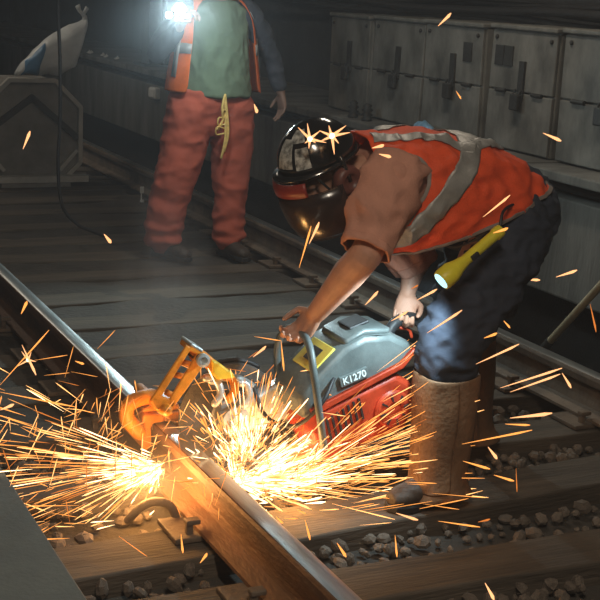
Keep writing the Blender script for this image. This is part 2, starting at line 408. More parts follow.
# ------------------------------------------------------------------ equipment boxes on the bench
edges = [(8.32, 7.70), (7.69, 7.03), (7.00, 6.36), (6.31, 5.66), (5.62, 4.86), (4.83, 4.2)]
lab = ['grey steel equipment box on the bench, farthest of the row, next to the standing worker',
       'grey steel equipment box on the bench, second farthest of the row',
       'smeared grey steel equipment box directly behind the blue plastic',
       'grey steel equipment box with two dark plates, above the back of the bending worker',
       'grey steel equipment box with a long dark latch at the right edge',
       'grey steel equipment box, nearest of the row at the right edge']
for i, (ya, yb) in enumerate(edges):
    yc, wd = (ya + yb) / 2, ya - yb; X0 = 4.20; zb, zt = .802, 1.44 + .008 * i
    t = thing('equipment_box', (X0 + .2, yc, zb), lab[i], 'box', 'row of equipment boxes on the bench')
    tl = (-.010, .014, -.018, .008, -.006, .012)[i]; ln = (-.02, .015, .03, -.012, .01, 0)[i]
    ux, uy, uz = V((1, ln, 0)), V((-ln, 1, 0)), V((tl, .0, 1))
    def P(x, y, z): return V((X0, yc, zb)) + ux * x + uy * y + uz * z
    h = zt - zb; axs = (ux, uy, uz)
    g = G(); g.box(P(.21, 0, h / 2), (.38, wd - .02, h), axs); build('body', g, M['steelbox'], t, bevel=.01)
    g = G(); g.box(P(.012, 0, h * .745), (.022, wd - .035, h * .49), axs); up = build('upper_door', g, M['steelbox'], t, bevel=.006)
    g = G(); g.box(P(.012, 0, h * .25), (.022, wd - .035, h * .475), axs); lo = build('lower_door', g, M['steelbox'], t, bevel=.006)
    g = G(); g.box(P(.2, 0, h + .012), (.43, wd - .01, .024), axs); build('lid', g, M['steelbox'], t, bevel=.006)
    for s_ in (-.27, .27):
        g = G(); g.tube([P(-.004, (s_ - .07) * wd, h * .492), P(-.004, (s_ + .07) * wd, h * .492)], .012, 8); build('hinge', g, M['steeldark'], t)
    # hasp with a hanging padlock
    g = G(); g.box(P(-.006, -.02, h * .60), (.016, .05, .20), axs); g.tube([P(-.014, -.035, h * .52), P(-.03, -.035, h * .46), P(-.03, .015, h * .46), P(-.014, .015, h * .52)], .007, 8); hs = build('hasp', g, M['steeldark'], up, bevel=.004)
    g = G(); g.box(P(-.03, -.01, h * .415), (.03, .075, .09), axs); build('padlock', g, M['steeldark'], t, bevel=.008)
    if i in (3, 4, 2):
        for s_ in ((.20, .34) if i == 3 else (-.25,)):
            g = G(); g.box(P(-.002, s_ * wd, h * .78), (.008, .085, .11), axs); build('plate', g, M['steeldark'], up, bevel=.002)
    for s_ in (-.4, .4):
        g = G(); g.lathe([(.012, 0), (.012, .008), (.006, .012)], P(.0, s_ * wd, h * .93), -ux, 8); build('bolt', g, M['steeldark'], up)
# cables above the boxes
rr = random.Random(5)
for k, (z, x) in enumerate(((1.50, 4.62), (1.545, 4.58), (1.60, 4.66), (1.56, 4.70), (1.66, 4.6))):
    pts = [(x + .03 * math.sin(j * 1.3 + k), 3 + j * 1.0, z + .02 * math.sin(j * 1.9 + k * 2)) for j in range(16)]
    g = G(); g.tube(cat(pts, 60), .022 + .004 * (k % 2), 8)
    o = build('wall_cable', g, M['cable'], smooth=True)
    tag(o, ('sagging black cable just above the equipment boxes', 'thick black cable over the box lids', 'upper black cable on the wall behind the boxes', 'black cable nearest the tunnel wall behind the boxes', 'topmost black cable along the tunnel wall')[k], 'cable', 'cables along the wall')
    for j in range(3):
        pass
# far end of the tunnel: posts and cabinets
t = thing('post', (4.3, 12.1, .80), 'dark steel post on the bench left of the standing worker', 'post')
g = G(); g.box((4.3, 12.1, 2.05), (.02, .22, 2.5)); g.box((4.22, 12.1, 2.05), (.16, .02, 2.5)); g.box((4.14, 12.1, 2.05), (.02, .22, 2.5)); build('beam', g, M['wall'], t)
g = G(); g.box((4.22, 12.1, .81), (.3, .36, .02)); build('base_plate', g, M['wall'], t)
for i, (x, y, wd, h, lb) in enumerate(((2.75, 15.2, .62, 1.7, 'tall dark cabinet in the gloom behind the plastic bag'), (2.0, 15.6, .7, 1.25, 'low dark cabinet at the far left end of the tunnel'))):
    t = thing('track_cabinet', (x, y, -.08), lb, 'cabinet')
    g = G(); g.box((x, y, h / 2 - .08), (wd, .4, h)); build('body', g, M['wall'], t, bevel=.01)
    for k in (0, 1):
        g = G(); g.box((x - wd / 4 + k * wd / 2, y - .205, h / 2 - .06), (wd / 2 - .03, .02, h - .12)); d = build('door', g, M['wall'], t, bevel=.006)
        g = G(); g.box((x + (k - .5) * .09, y - .222, h * .5), (.015, .02, .12)); build('handle', g, M['steeldark'], d, bevel=.003)
# small pale things near the bench
t = thing('junction_box', atx(155, 97, 4.04), 'small pale junction box on the bench wall left of the red trousers', 'box')
p = atx(155, 93, 4.03); g = G(); g.box(p, (.06, .17, .10)); build('body', g, M['white'], t, bevel=.008)
g = G(); g.box(p + V((-.035, 0, 0)), (.012, .14, .075)); build('lid', g, M['white'], t, bevel=.004)
for k, (a, b, lb) in enumerate(((142, 190, 'upper small white reflector tag by the far rail'), (142, 203, 'lower small white reflector tag by the far rail'))):
    p = at(a, b, 9.2); g = G(); g.box(p, (.03, .012, .05)); g.tube([p + V((0, .012, -.25 if k else -.14)), p + V((0, .012, .02))], .006, 6)
    tag(build('reflector_tag', g, M['white'], bevel=.003), lb, 'reflector')
for k, (a, b) in enumerate(((86, 71), (97, 68), (103, 69), (111, 70), (88, 76))):
    p = atx(a, b, 4.04); p.x = 4.07 + .03 * (k % 2); p.z = .815
    g = G(); n_ = 7
    g.spow([(p + V((0, 0, .009 * q - .006)), V((.028 * (1 - .3 * q), .01 * q, .006)), V((.01, .045 * (1 - .2 * q), .006 * (-1) ** q))) for q in range(3)], n=n_)
    tag(build('paper_scrap', g, M['white']), ('crumpled white scrap on the bench just right of the plastic bag', 'second white scrap along the bench right of the bag', 'middle white scrap of the row on the bench', 'white scrap on the bench nearest the standing worker', 'white scrap lowest on the bench beside the bag')[k], 'scrap', 'white scraps on the bench')

# octagonal crate with the plastic bag
t = thing('octagonal_crate', (2.55, 10.3, -.06), 'grey octagonal wooden crate with pale edge trim under the plastic bag', 'crate')
cx, cz, hw, hh, ch = 2.535, .385, .385, .425, .205
octa = [(-hw + ch, -hh), (hw - ch, -hh), (hw, -hh + ch), (hw, hh - ch), (hw - ch, hh), (-hw + ch, hh), (-hw, hh - ch), (-hw, -hh + ch)]
g = G(); g.prism(octa, (cx, 10.34, cz), V((1, 0, 0)), V((0, 0, 1)), .44); build('panel', g, M['board'], t, bevel=.006)
for i in range(8):
    a, b = octa[i], octa[(i + 1) % 8]
    if i == 0: continue
    pa, pb = V((cx + a[0], 10.10, cz + a[1])), V((cx + b[0], 10.10, cz + b[1])); d = (pb - pa)
    g = G(); g.box((pa + pb) / 2, (d.length + .01, .05, .035), (d.normalized(), V((0, 1, 0)), d.normalized().cross(V((0, 1, 0))))); build('edge_trim', g, M['boardpale'], t, bevel=.004)
for a, b in (((-.36, .02), (0, .29)), ((0, .29), (.36, -.02))):      # gable-shaped batten
    pa, pb = V((cx + a[0], 10.105, cz + a[1])), V((cx + b[0], 10.105, cz + b[1])); d = pb - pa
    g = G(); g.box((pa + pb) / 2, (d.length + .03, .03, .05), (d.normalized(), V((0, 1, 0)), d.normalized().cross(V((0, 1, 0))))); build('batten', g, M['steeldark'], t, bevel=.004)
for sx in (-1, 1):                                                    # lower corner strips
    pa, pb = V((cx + sx * .36, 10.10, cz - .12)), V((cx + sx * .22, 10.10, cz - .28)); d = pb - pa
    g = G(); g.box((pa + pb) / 2, (d.length, .04, .03), (d.normalized(), V((0, 1, 0)), d.normalized().cross(V((0, 1, 0))))); build('corner_strip', g, M['boardpale'], t, bevel=.004)
g = G(); g.box((cx - .05, 10.02, .05), (.95, .10, .05)); build('sill', g, M['boardpale'], t, bevel=.006)
g = G(); g.box((cx + .0, 10.10, -.02), (.55, .3, .09)); build('skid', g, M['board'], t, bevel=.006)

t = thing('plastic_bag', (2.7, 10.3, .815), 'tied white plastic bag with a blue patch on the octagonal crate', 'bag')
bp = [at(17, 74, 10.2), at(27, 67, 10.22), at(45, 58, 10.25), at(63, 52, 10.28), at(79, 45, 10.28), at(83, 26, 10.28), at(82, 17, 10.28)]
br = [.035, .085, .15, .20, .21, .06, .014]; ba = [.05, .09, .12, .15, .13, .04, .014]
rs = []
for k, (p, r, a) in enumerate(zip(cat(bp, 24), np.interp(np.linspace(0, 6, 25), range(7), br), np.interp(np.linspace(0, 6, 25), range(7), ba))):
    rs.append((p, V((.25, 0, 1)).normalized() * r, V((0, a, 0))))
g = G(); g.spow(rs, 30); 
g.v = [p + V((mnoise.noise(p * 9) * .022, mnoise.noise(p * 9 + V((3, 0, 0))) * .02, mnoise.noise(p * 11 + V((0, 5, 0))) * .024)) for p in g.v]
build('sack', g, M['bag'], t, smooth=True)
kp = at(83, 17, 10.28)
g = G(); g.ell(kp, (.018, .018, .016)); g.spow([(kp, V((.02, 0, .0)), V((0, .012, 0))), (kp + V((-.03, 0, .03)), V((.012, 0, .01)), V((0, .02, 0))), (kp + V((-.045, 0, .07)), V((.02, 0, .012)), V((0, .014, 0)))], 10)
g.spow([(kp, V((.016, 0, .0)), V((0, .012, 0))), (kp + V((.02, 0, .03)), V((.012, 0, -.01)), V((0, .02, 0))), (kp + V((.035, 0, .055)), V((.015, 0, -.012)), V((0, .014, 0)))], 10); build('knot', g, M['bag'], t, smooth=True)
g = G(); g.spow([(c, A * 1.03, B * 1.05) for c, A, B in rs[2:8]], 12, cap=False, a0=math.radians(-165), a1=math.radians(-30))
g.v = [p + V((mnoise.noise(p * 9) * .022, mnoise.noise(p * 9 + V((3, 0, 0))) * .02, mnoise.noise(p * 11 + V((0, 5, 0))) * .024)) for p in g.v]
build('blue_print', g, M['blue'], t, smooth=True, solid=.003)

t.location.z += .02
# hanging cord
Yc = 7.94
pts = [V((2.13, Yc, 3.28)), V((2.14, Yc, 2.4)), at(58, 0, Yc), at(60, 60, Yc), at(60, 120, Yc), at(58, 165, Yc), at(62, 205, Yc), at(77, 224, Yc), at(92, 231, Yc - .05), atz(104, 236, .01)]
g = G(); g.tube(cat(pts, 70), .011, 8); tag(build('hanging_cord', g, M['cable'], smooth=True), 'thin black cord hanging from the ceiling and curling onto the track', 'cord')

# tool handle leaning over the far rail
a, b = V((3.80, 5.00, -.02)), V((3.74, 4.58, .375)); d = (b - a)
t = thing('long_handled_tool', a, 'pale wooden tool handle leaning in the trough at the right edge', 'tool')
g = G(); g.tube([a + d * .06, a + d * .8, a + d * 2.4], [.019, .018, .017], 12, rnd=True); build('handle', g, M['wood'], t, smooth=True)
g = G(); g.tube([a - d * .28, a - d * .1, a + d * .12], [.012, .022, .024], 12); build('socket', g, M['void'], t, smooth=True)
n_ = d.normalized(); sx_, sy_, _ = frame(n_)
g = G(); g.spow([(a - n_ * s_, sx_ * (.11 * (1 - max(0, (s_ - .30)) * 5)), sy_ * .012) for s_ in (.14, .2, .28, .33, .38)], 14, e=.6); build('blade', g, M['steeldark'], t, smooth=True)

# pale blue plastic on the bench
p0 = atz(422, 131, .803); p0 = V((4.10, 6.80, .803))
g = G(); g.spow([(p0 + V((0, 0, h)), V((.045 * s_, .02 * s_, .0)), V((.01, .125 * s_, .0))) for h, s_ in ((0, .95), (.02, 1.05), (.045, .95), (.065, .65), (.075, .2))], 22)
g.v = [p + V((mnoise.noise(p * 30) * .01, mnoise.noise(p * 26) * .02, max(mnoise.noise(p * 24), -.3) * .018 if p.z > .81 else 0)) for p in g.v]
tag(build('plastic_wrap', g, M['paleblue'], smooth=True), 'crumpled pale blue plastic on the bench behind the orange vest', 'plastic')
# dark insulators standing on the bench near the helmet
for k, (px, lb) in enumerate(((352, 'left dark ribbed insulator on the bench behind the helmet'), (366, 'right dark ribbed insulator on the bench behind the helmet'))):
    p = atx(px, 131, 4.08); p.z = .80
    g = G(); g.lathe([(.035, 0), (.035, .02), (.022, .025), (.04, .04), (.022, .055), (.04, .07), (.022, .085), (.03, .10), (.012, .115)], p, V((0, 0, 1)), 14)
    tag(build('insulator', g, M['steeldark'], smooth=True), lb, 'insulator')
# ------------------------------------------------------------------ people
def chain(g, pts, rad, n=14, k=5):
    """tapering limb through joints"""
    P = cat(pts, (len(pts) - 1) * k); R = np.interp(np.linspace(0, len(pts) - 1, len(P)), range(len(pts)), rad)
    g.tube(P, list(R), n, rnd=True)
def hand(g, wr, d, n, ts, curl, sc=1., spread=.10, thumb=.5):
    """palm plus five bent fingers; d along the palm, n out of the palm, ts = +1/-1 thumb side"""
    d = V(d).normalized(); n = V(n); n = (n - d * n.dot(d)).normalized(); s = d.cross(n) * ts; wr = V(wr)
    g.spow([(wr + d * (.0 * sc), s * .028 * sc, n * .021 * sc), (wr + d * (.03 * sc), s * .036 * sc, n * .019 * sc), (wr + d * (.065 * sc), s * .042 * sc, n * .017 * sc), (wr + d * (.092 * sc), s * .041 * sc, n * .014 * sc), (wr + d * .10 * sc, s * .034 * sc, n * .008 * sc)], 14, e=.8)
    L = ((.042, .026, .020), (.047, .029, .022), (.043, .027, .021), (.033, .021, .018))
    for i in range(4):
        off = (.0315 - .021 * i) * sc; p = wr + d * ((.088, .092, .089, .082)[i] * sc) + s * off
        dd = (d + s * (spread * (1.5 - i) * .35)).normalized(); r = (.0088, .0092, .0088, .0078)[i] * sc; a = 0; pts = [p - dd * .015 * sc, p]
        for j in range(3):
            a += curl[min(j, len(curl) - 1)] * (1 + .05 * i)
            p = p + (dd * math.cos(a) + n * math.sin(a)) * L[i][j] * sc; pts.append(p)
        g.tube(pts, [r * 1.05, r * 1.05, r, r * .93, r * .85], 9, rnd=True)
    p = wr + d * .022 * sc + s * .026 * sc; q = p + (d * .55 + s * .75 + n * .25).normalized() * .036 * sc
    q2 = q + (d * .8 + s * (.5 - thumb) + n * (.3 + thumb)).normalized() * .032 * sc; q3 = q2 + (d * .7 - s * thumb * .5 + n * (.4 + thumb)).normalized() * .026 * sc
    g.tube([p, q, q2, q3], [.0135 * sc, .0115 * sc, .0105 * sc, .009 * sc], 9, rnd=True)
def head(g, c, up, f, sc=1.):
    """skull, jaw, nose, lips, ears"""
    up = V(up).normalized(); f = V(f); f = (f - up * f.dot(up)).normalized(); s = f.cross(up); c = V(c); ax = (f, s, up)
    P = lambda a, b, h: c + (f * a + s * b + up * h) * sc
    g.ell(P(-.012, 0, .03), (.098 * sc, .077 * sc, .092 * sc), ax, 20, 13)
    g.ell(P(.018, 0, -.04), (.070 * sc, .060 * sc, .080 * sc), ax, 18, 11)
    g.ell(P(.048, 0, -.092), (.035 * sc, .036 * sc, .026 * sc), ax)
    g.tube([P(.086, 0, .012), P(.102, 0, -.012), P(.108, 0, -.032)], [.009 * sc, .012 * sc, .015 * sc], 10, rnd=True)
    for b in (-1, 1):
        g.ell(P(.098, b * .013, -.034), (.012 * sc, .010 * sc, .009 * sc), ax, 10, 7)
        g.ell(P(.068, b * .034, .028), (.026 * sc, .026 * sc, .009 * sc), ax, 10, 7)       # brow
        g.ell(P(.062, b * .042, -.022), (.028 * sc, .022 * sc, .018 * sc), ax, 10, 7)      # cheek
        g.ell(P(-.012, b * .080, -.008), (.022 * sc, .010 * sc, .032 * sc), ax, 10, 7)     # ear
        g.ell(P(.080, b * .030, .006), (.012 * sc, .014 * sc, .011 * sc), ax, 10, 7)       # eyelid
    g.ell(P(.086, 0, -.062), (.012 * sc, .024 * sc, .006 * sc), ax, 10, 7)
    g.ell(P(.084, 0, -.074), (.011 * sc, .020 * sc, .007 * sc), ax, 10, 7)
    return P, ax
def boot(parent, ankle, toe, mat, tall=.16, sole=True, sc=1.):
    """work boot: shaft, foot, toe cap and a sole of its own"""
    a = V(ankle); d = V(toe) - a; d.z = 0; d.normalize(); s = V((-d.y, d.x, 0)); z0 = a.z - .10
    B = lambda x, h: V((a.x, a.y, z0)) + d * x + V((0, 0, h))
    g = G()
    g.spow([(B(-.0, .10 + tall), d * .062, s * .055), (B(-.005, .12), d * .062, s * .052), (B(-.01, .07), d * .070, s * .046), (B(-.01, .025), d * .075, s * .042)], 16)
    g.spow([(B(-.075, .05), V((0, 0, .025)), s * .025), (B(-.04, .06), V((0, 0, .05)), s * .04), (B(.04, .065), V((0, 0, .055)), s * .044), (B(.11, .052), V((0, 0, .042)), s * .050), (B(.17, .045), V((0, 0, .034)), s * .048), (B(.205, .040), V((0, 0, .02)), s * .03)], 16)
    organic('boot', g, mat, parent, .007, 5)
    pts = [(-.088, .0), (-.07, .034), (0, .036), (.08, .046), (.15, .052), (.20, .036), (.215, 0), (.20, -.036), (.15, -.05), (.08, -.044), (0, -.036), (-.07, -.034)]
    g = G(); g.prism(pts, V((a.x, a.y, z0 + .013)), d, s, .026); build('sole', g, M['cable'], parent, bevel=.005)

# ---- worker bending over the saw
P1 = thing('person', (2.42, 3.65, 0), 'worker in orange vest and dark jeans bending over the saw', 'person')
SAW_O = V((1.62, 3.825, .24)); ta = math.radians(17)
EX, EY, EZ = V((math.cos(ta), 0, math.sin(ta))), V((0, 1, 0)), V((-math.sin(ta), 0, math.cos(ta)))
S = lambda x, y, z: SAW_O + EX * x + EY * y + EZ * z
up1 = V((-.40, -.06, .90)).normalized(); f1 = V((-.90, -.10, -.40)).normalized()
HC = V((1.805, 3.60, 1.105))
hipL, hipR = V((2.47, 3.55, .91)), V((2.55, 3.76, .90)); knL, knR = V((2.225, 3.455, .53)), V((2.50, 3.84, .50)); anL, anR = V((2.235, 3.43, .10)), V((2.64, 3.87, .10))
shL, shR = V((2.00, 3.475, 1.07)), V((2.06, 3.80, 1.03)); elL = at(367, 252, 3.40); elR = V((2.285, 3.77, .76))
hdL, hdR = S(.255, -.17, .245), S(.66, -.12, .135)
wrL = hdL + (elL - hdL).normalized() * .085 + V((.01, -.01, .02)); wrR = hdR + V((.02, .02, .085))
g = G()
head(g, HC, up1, f1)
chain(g, [HC - up1 * .06, V((1.90, 3.615, 1.06)), V((2.00, 3.63, 1.06))], [.055, .062, .085])
g.spow([((1.98, 3.63, 1.06), (.02, 0, .075), (0, .15, 0)), ((2.08, 3.635, 1.075), (.03, 0, .115), (0, .19, 0)), ((2.22, 3.64, 1.06), (.04, 0, .12), (0, .175, 0)), ((2.38, 3.65, 1.0), (.06, 0, .11), (0, .155, 0)), ((2.52, 3.65, .93), (.09, 0, .12), (0, .165, 0)), ((2.58, 3.65, .87), (.10, 0, .08), (0, .13, 0))], 22)
chain(g, [shL, (shL + elL) / 2 + V((.0, -.01, 0)), elL, elL.lerp(wrL, .35), wrL], [.062, .054, .051, .053, .033])
chain(g, [shR, (shR + elR) / 2, elR, elR.lerp(wrR, .35), wrR], [.062, .052, .042, .042, .028])
for h_, k_, a_ in ((hipL, knL, anL), (hipR, knR, anR)):
    chain(g, [h_, h_.lerp(k_, .5), k_, k_.lerp(a_, .35), a_], [.10, .082, .058, .056, .038])
    d = V((-1, -.12, 0)).normalized(); chain(g, [a_ + V((.01, 0, -.04)), a_ + d * .06 + V((0, 0, -.05)), a_ + d * .13 + V((0, 0, -.058))], [.032, .028, .02])
hand(g, wrL, hdL - wrL, V((-.75, .3, -.65)), 1, (.75, .95, .8), 1.0)
hand(g, wrR, hdR - wrR, V((-.5, -.75, -.2)), -1, (.9, 1.0, .8), .98)
organic('body', g, M['skin'], P1, .0048, 4)
# boots under the gaiters
boot(P1, anL, anL + V((-1, -.12, 0)), M['boot']); boot(P1, anR, anR + V((-1, -.05, 0)), M['boot'])
# jeans
g = G()
g.spow([((2.40, 3.65, .965), (.05, 0, .135), (0, .19, 0)), ((2.50, 3.65, .945), (.085, 0, .155), (0, .195, 0)), ((2.58, 3.655, .90), (.12, 0, .145), (0, .19, 0)), ((2.60, 3.66, .83), (.13, 0, .09), (0, .17, 0))], 24)
chain(g, [V((2.50, 3.555, .90)), V((2.42, 3.50, .76)), V((2.26, 3.46, .57)), V((2.235, 3.45, .47)), V((2.235, 3.44, .33))], [.145, .128, .106, .096, .065], 18)
chain(g, [V((2.58, 3.76, .88)), V((2.56, 3.80, .74)), V((2.52, 3.84, .53)), V((2.56, 3.85, .45)), V((2.61, 3.865, .33))], [.145, .122, .098, .088, .075], 18)
organic('jeans', g, M['denim'], P1, .009, 6, wrinkle(.019, (9, 7, 13)))
g = G(); g.spow([((2.37, 3.65, .975), (.055, 0, .150), (0, .204, 0)), ((2.405, 3.65, .965), (.06, 0, .153), (0, .207, 0))], 30, cap=False); build('belt', g, M['boot'], P1, solid=.006, smooth=True)
# gaiters: leather wrap, overlapping flap, straps
for (kn_, an_, fl) in ((V((2.232, 3.44, .42)), V((2.235, 3.43, .03)), 1), (V((2.575, 3.86, .42)), V((2.635, 3.87, .03)), 0)):
    d = (an_ - kn_)
    rs = []
    for t_, a, b in ((-.06, .104, .096), (0, .104, .096), (.10, .102, .094), (.35, .102, .094), (.65, .094, .087), (.84, .092, .086), (.93, .104, .092), (1, .126, .098)):
        c = kn_ + d * t_; rs.append((c + V((-.012 * t_, 0, 0)), V((a, 0, 0)), V((0, b, 0))))
    g = G(); g.spow(rs, 28, e=.82, cap=False)
    g.v = [p + V((mnoise.noise(p * 12) * .015, mnoise.noise(p * 11 + V((2, 0, 0))) * .015, mnoise.noise(p * 10) * .008)) for p in g.v]
    ga = build('gaiter', g, M['leather'], P1, solid=.007, subd=1, smooth=True)
    g = G(); g.spow([(c, A * 1.05, B * 1.05) for c, A, B in rs[0:-1]], 10, e=.82, cap=False, a0=math.radians(195), a1=math.radians(268))
    g.v = [p + V((mnoise.noise(p * 12) * .015, mnoise.noise(p * 11 + V((2, 0, 0))) * .015, mnoise.noise(p * 10) * .008)) for p in g.v]
    build('flap', g, M['leather'], ga, solid=.006, subd=1, smooth=True)
# t-shirt: trunk under the vest, and each sleeve an open shell of cloth with a hem
g = G()
g.spow([((1.955, 3.625, 1.075), (.02, 0, .078), (0, .10, 0)), ((2.03, 3.63, 1.07), (.03, 0, .115), (0, .19, 0)), ((2.22, 3.64, 1.06), (.05, 0, .13), (0, .185, 0)), ((2.40, 3.65, 1.0), (.06, 0, .125), (0, .175, 0))], 22)
g.ell(shL, (.095, .09, .10)); g.ell(shR, (.09, .08, .09))
tee = organic('t_shirt', g, M['tee'], P1, .009, 7, wrinkle(.012, (7, 7, 9), 3))
def sleeve(a, b, r, mat, parent, seed, amp=.012):
    d = (b - a); x, y, z = frame(d, V((0, 1, 0))); rows = []
    n_, m_ = 34, 44
    for i in range(n_ + 1):
        t_ = i / n_; rr = np.interp(t_, np.linspace(0, 1, len(r)), r); row = []
        for k in range(m_):
            q = 2 * pi * k / m_; n = x * math.cos(q) + y * math.sin(q); c = a + d * t_ + V((-.022, 0, 0)) * math.sin(pi * t_)
            f_ = mnoise.noise(V((math.cos(q) * 1.4 + seed, math.sin(q) * 1.4 + t_ * 1.2, t_ * 3.2))); f2_ = mnoise.noise(V((math.cos(q) * 3 + t_ * 2, math.sin(q) * 3, t_ * 4 + seed)))
            row.append(c + n * (rr + amp * (.5 - 1.9 * abs(f_)) + amp * .5 * f2_))
        rows.append(row)
    g = G(); g.rings(rows, False); sl = build('sleeve', g, mat, parent, solid=.004, smooth=True)
    g = G(); g.rings([[p + (p - (a + d)).normalized() * .003 for p in rw] for rw in rows[-4:]], False); build('sleeve_hem', g, mat, sl, solid=.004, smooth=True)
pi = math.pi
sleeve(shL + V((.045, .03, .045)), elL + V((-.004, -.004, .0)), (.10, .106, .102, .094, .082, .070), M['tee'], P1, 1., .016)
sleeve(shR + V((0, 0, .03)), elR + V((0, 0, -.03)), (.09, .09, .082, .075), M['tee'], P1, 5., .014)
# vest: a loose shell of tilted rings from hem to neck, fine enough to carry folds
VR = [  # centre, top half-axis, side half-axis
    ((2.365, 3.65, .93), (.30, 0, .108), (-.0, .215, 0)),
    ((2.30, 3.648, .975), (.25, 0, .135), (0, .222, 0)),
    ((2.23, 3.645, 1.01), (.19, 0, .165), (0, .226, 0)),
    ((2.15, 3.64, 1.03), (.12, 0, .172), (0, .226, 0)),
    ((2.06, 3.635, 1.06), (.06, 0, .150), (0, .215, 0)),
    ((1.985, 3.63, 1.085), (.02, 0, .118), (0, .17, 0)),
    ((1.945, 3.628, 1.095), (.0, 0, .098), (0, .115, 0))]
C_, A_, B_ = (cat([r[i] for r in VR], 100) for i in range(3))
def vest_pt(u, t, off=0):
    k = min(max(u, 0), 1) * 100; i = min(int(k), 99); q = k - i
    c, A, B = C_[i].lerp(C_[i + 1], q), A_[i].lerp(A_[i + 1], q), B_[i].lerp(B_[i + 1], q)
    ct, st = math.cos(t), math.sin(t)
    e = .76
    p = c + A * math.copysign(abs(ct) ** e, ct) - B * math.copysign(abs(st) ** e, st)
    n = (A.normalized() * ct / max(A.length, .05) - B.normalized() * st / max(B.length, .05)).normalized()
    q = V((p.x * 8 + p.z * 5, p.y * 6, p.z * 8 - p.x * 2)); w_ = mnoise.noise(q); w2 = .7 - 2.2 * abs(mnoise.noise(q * 1.9 + V((4, 4, 4)))) + .6 * mnoise.noise(q * 3.4)
    return p + n * (off + .021 * (.4 - abs(w_) * 1.5) + .010 * w2)
def hole(u, t):                                     # arm holes
    t = (t + math.pi) % (2 * math.pi) - math.pi
    return ((u - .76) / .145) ** 2 + ((abs(t) - 1.80) / .74) ** 2 < 1
NU, NT = 70, 150
g = G(); idx = {}
for i in range(NU + 1):
    for j in range(NT): idx[i, j] = len(g.v); g.v.append(vest_pt(i / NU, 2 * math.pi * j / NT))
for i in range(NU):
    for j in range(NT):
        u, t_ = (i + .5) / NU, 2 * math.pi * (j + .5) / NT
        if hole(u, t_): continue
        g.f.append((idx[i, j], idx[i, (j + 1) % NT], idx[i + 1, (j + 1) % NT], idx[i + 1, j]))
vest = build('vest', g, M['hivis'], P1, solid=.004, smooth=True)
def band(path, wd, name='reflective_strip', mat='reflect', off=.007):
    """strip that lies on the vest: path of (u, angle), width in metres"""
    P = [path[0]] + list(path) + [path[-1]]; pts = []
    n_ = 90
    for k in range(n_ + 1):
        s_ = k / n_ * (len(path) - 1); i = min(int(s_), len(path) - 2); q = s_ - i
        pts.append((path[i][0] + (path[i + 1][0] - path[i][0]) * q, path[i][1] + (path[i + 1][1] - path[i][1]) * q))
    g = G(); rows = []
    for k, (u, t_) in enumerate(pts):
        a, b = pts[max(k - 1, 0)], pts[min(k + 1, n_)]
        du, dt = (b[0] - a[0]), (b[1] - a[1])
        e1 = (vest_pt(u + .01, t_) - vest_pt(u - .01, t_)) / .02; e2 = (vest_pt(u, t_ + .02) - vest_pt(u, t_ - .02)) / .04
        tang = e1 * du + e2 * dt
        if tang.length < 1e-6: tang = e2
        # direction across, solved in (u, t) so that it stays on the surface
        nn = e1.cross(e2); ac = nn.cross(tang).normalized()
        G11, G12, G22 = e1.dot(e1), e1.dot(e2), e2.dot(e2); r1, r2 = ac.dot(e1), ac.dot(e2); D = max(G11 * G22 - G12 * G12, 1e-9)
        cu, ct_ = (r1 * G22 - r2 * G12) / D, (r2 * G11 - r1 * G12) / D
        rows.append([vest_pt(u + cu * w_ * wd, t_ + ct_ * w_ * wd, off) for w_ in np.linspace(-.5, .5, 9)])
    g.rings(rows, False, False); return build(name, g, M[mat], vest, solid=.0025, smooth=True)
pi = math.pi
band([(.50, -3.0), (.49, -2.2), (.48, -1.5), (.47, -.8), (.46, 0), (.47, .8), (.48, 1.5), (.49, 2.2), (.50, 3.0)], .074)                # round the trunk (hidden ends meet underneath)
band([(.46, .70), (.56, .52), (.68, .44), (.82, .42), (.96, .5)], .056)        # over the near shoulder
band([(.46, -.70), (.56, -.52), (.68, -.44), (.82, -.42), (.96, -.5)], .056)   # over the far shoulder
band([(.46, .60), (.34, .25), (.20, -.15), (.08, -.4)], .05)
band([(.46, 2.15), (.56, 2.35), (.66, 2.6), (.76, 2.85)], .055)                # along the lower flank
for a in (1, -1):                                   # arm-hole piping
    band([(.76 + .145 * math.cos(q), a * (1.80 + .74 * math.sin(q))) for q in np.linspace(0, 2 * pi, 33)], .012, 'piping', 'piping', .004)
band([(.012, 2 * pi * k / 32 - pi) for k in range(33)], .014, 'hem', 'piping', .004)

# hard hat, face shield, ear muffs
ht = thing('hard_hat', HC, 'x', 'x'); [ht.__delitem__(k) for k in ('label', 'category')]
ht.parent = P1; ht.location = HC - P1.location; ht['label'] = 'glossy black hard hat with mottled white decals and dark face shield'
sd = f1.cross(up1).normalized(); f1 = up1.cross(sd).normalized()
H_ = lambda a, b, h: HC + f1 * a + sd * b + up1 * h
g = G(); prof = []
for k in range(11):
    q = k / 10 * pi / 2; prof.append((math.cos(q), math.sin(q)))
g.spow([(H_(-.005, 0, .028 + .125 * s_), f1 * (.133 * max(c_, .03)), sd * (.112 * max(c_, .03))) for c_, s_ in prof], 34); build('shell', g, M['black'], ht, smooth=True)
g = G(); g.spow([(H_(-.005, 0, .030), f1 * .133, sd * .112), (H_(.004, 0, .024), f1 * .150, sd * .119), (H_(.004, 0, .018), f1 * .150, sd * .119), (H_(-.005, 0, .022), f1 * .131, sd * .110)], 34, cap=False); build('brim', g, M['black'], ht, smooth=True)
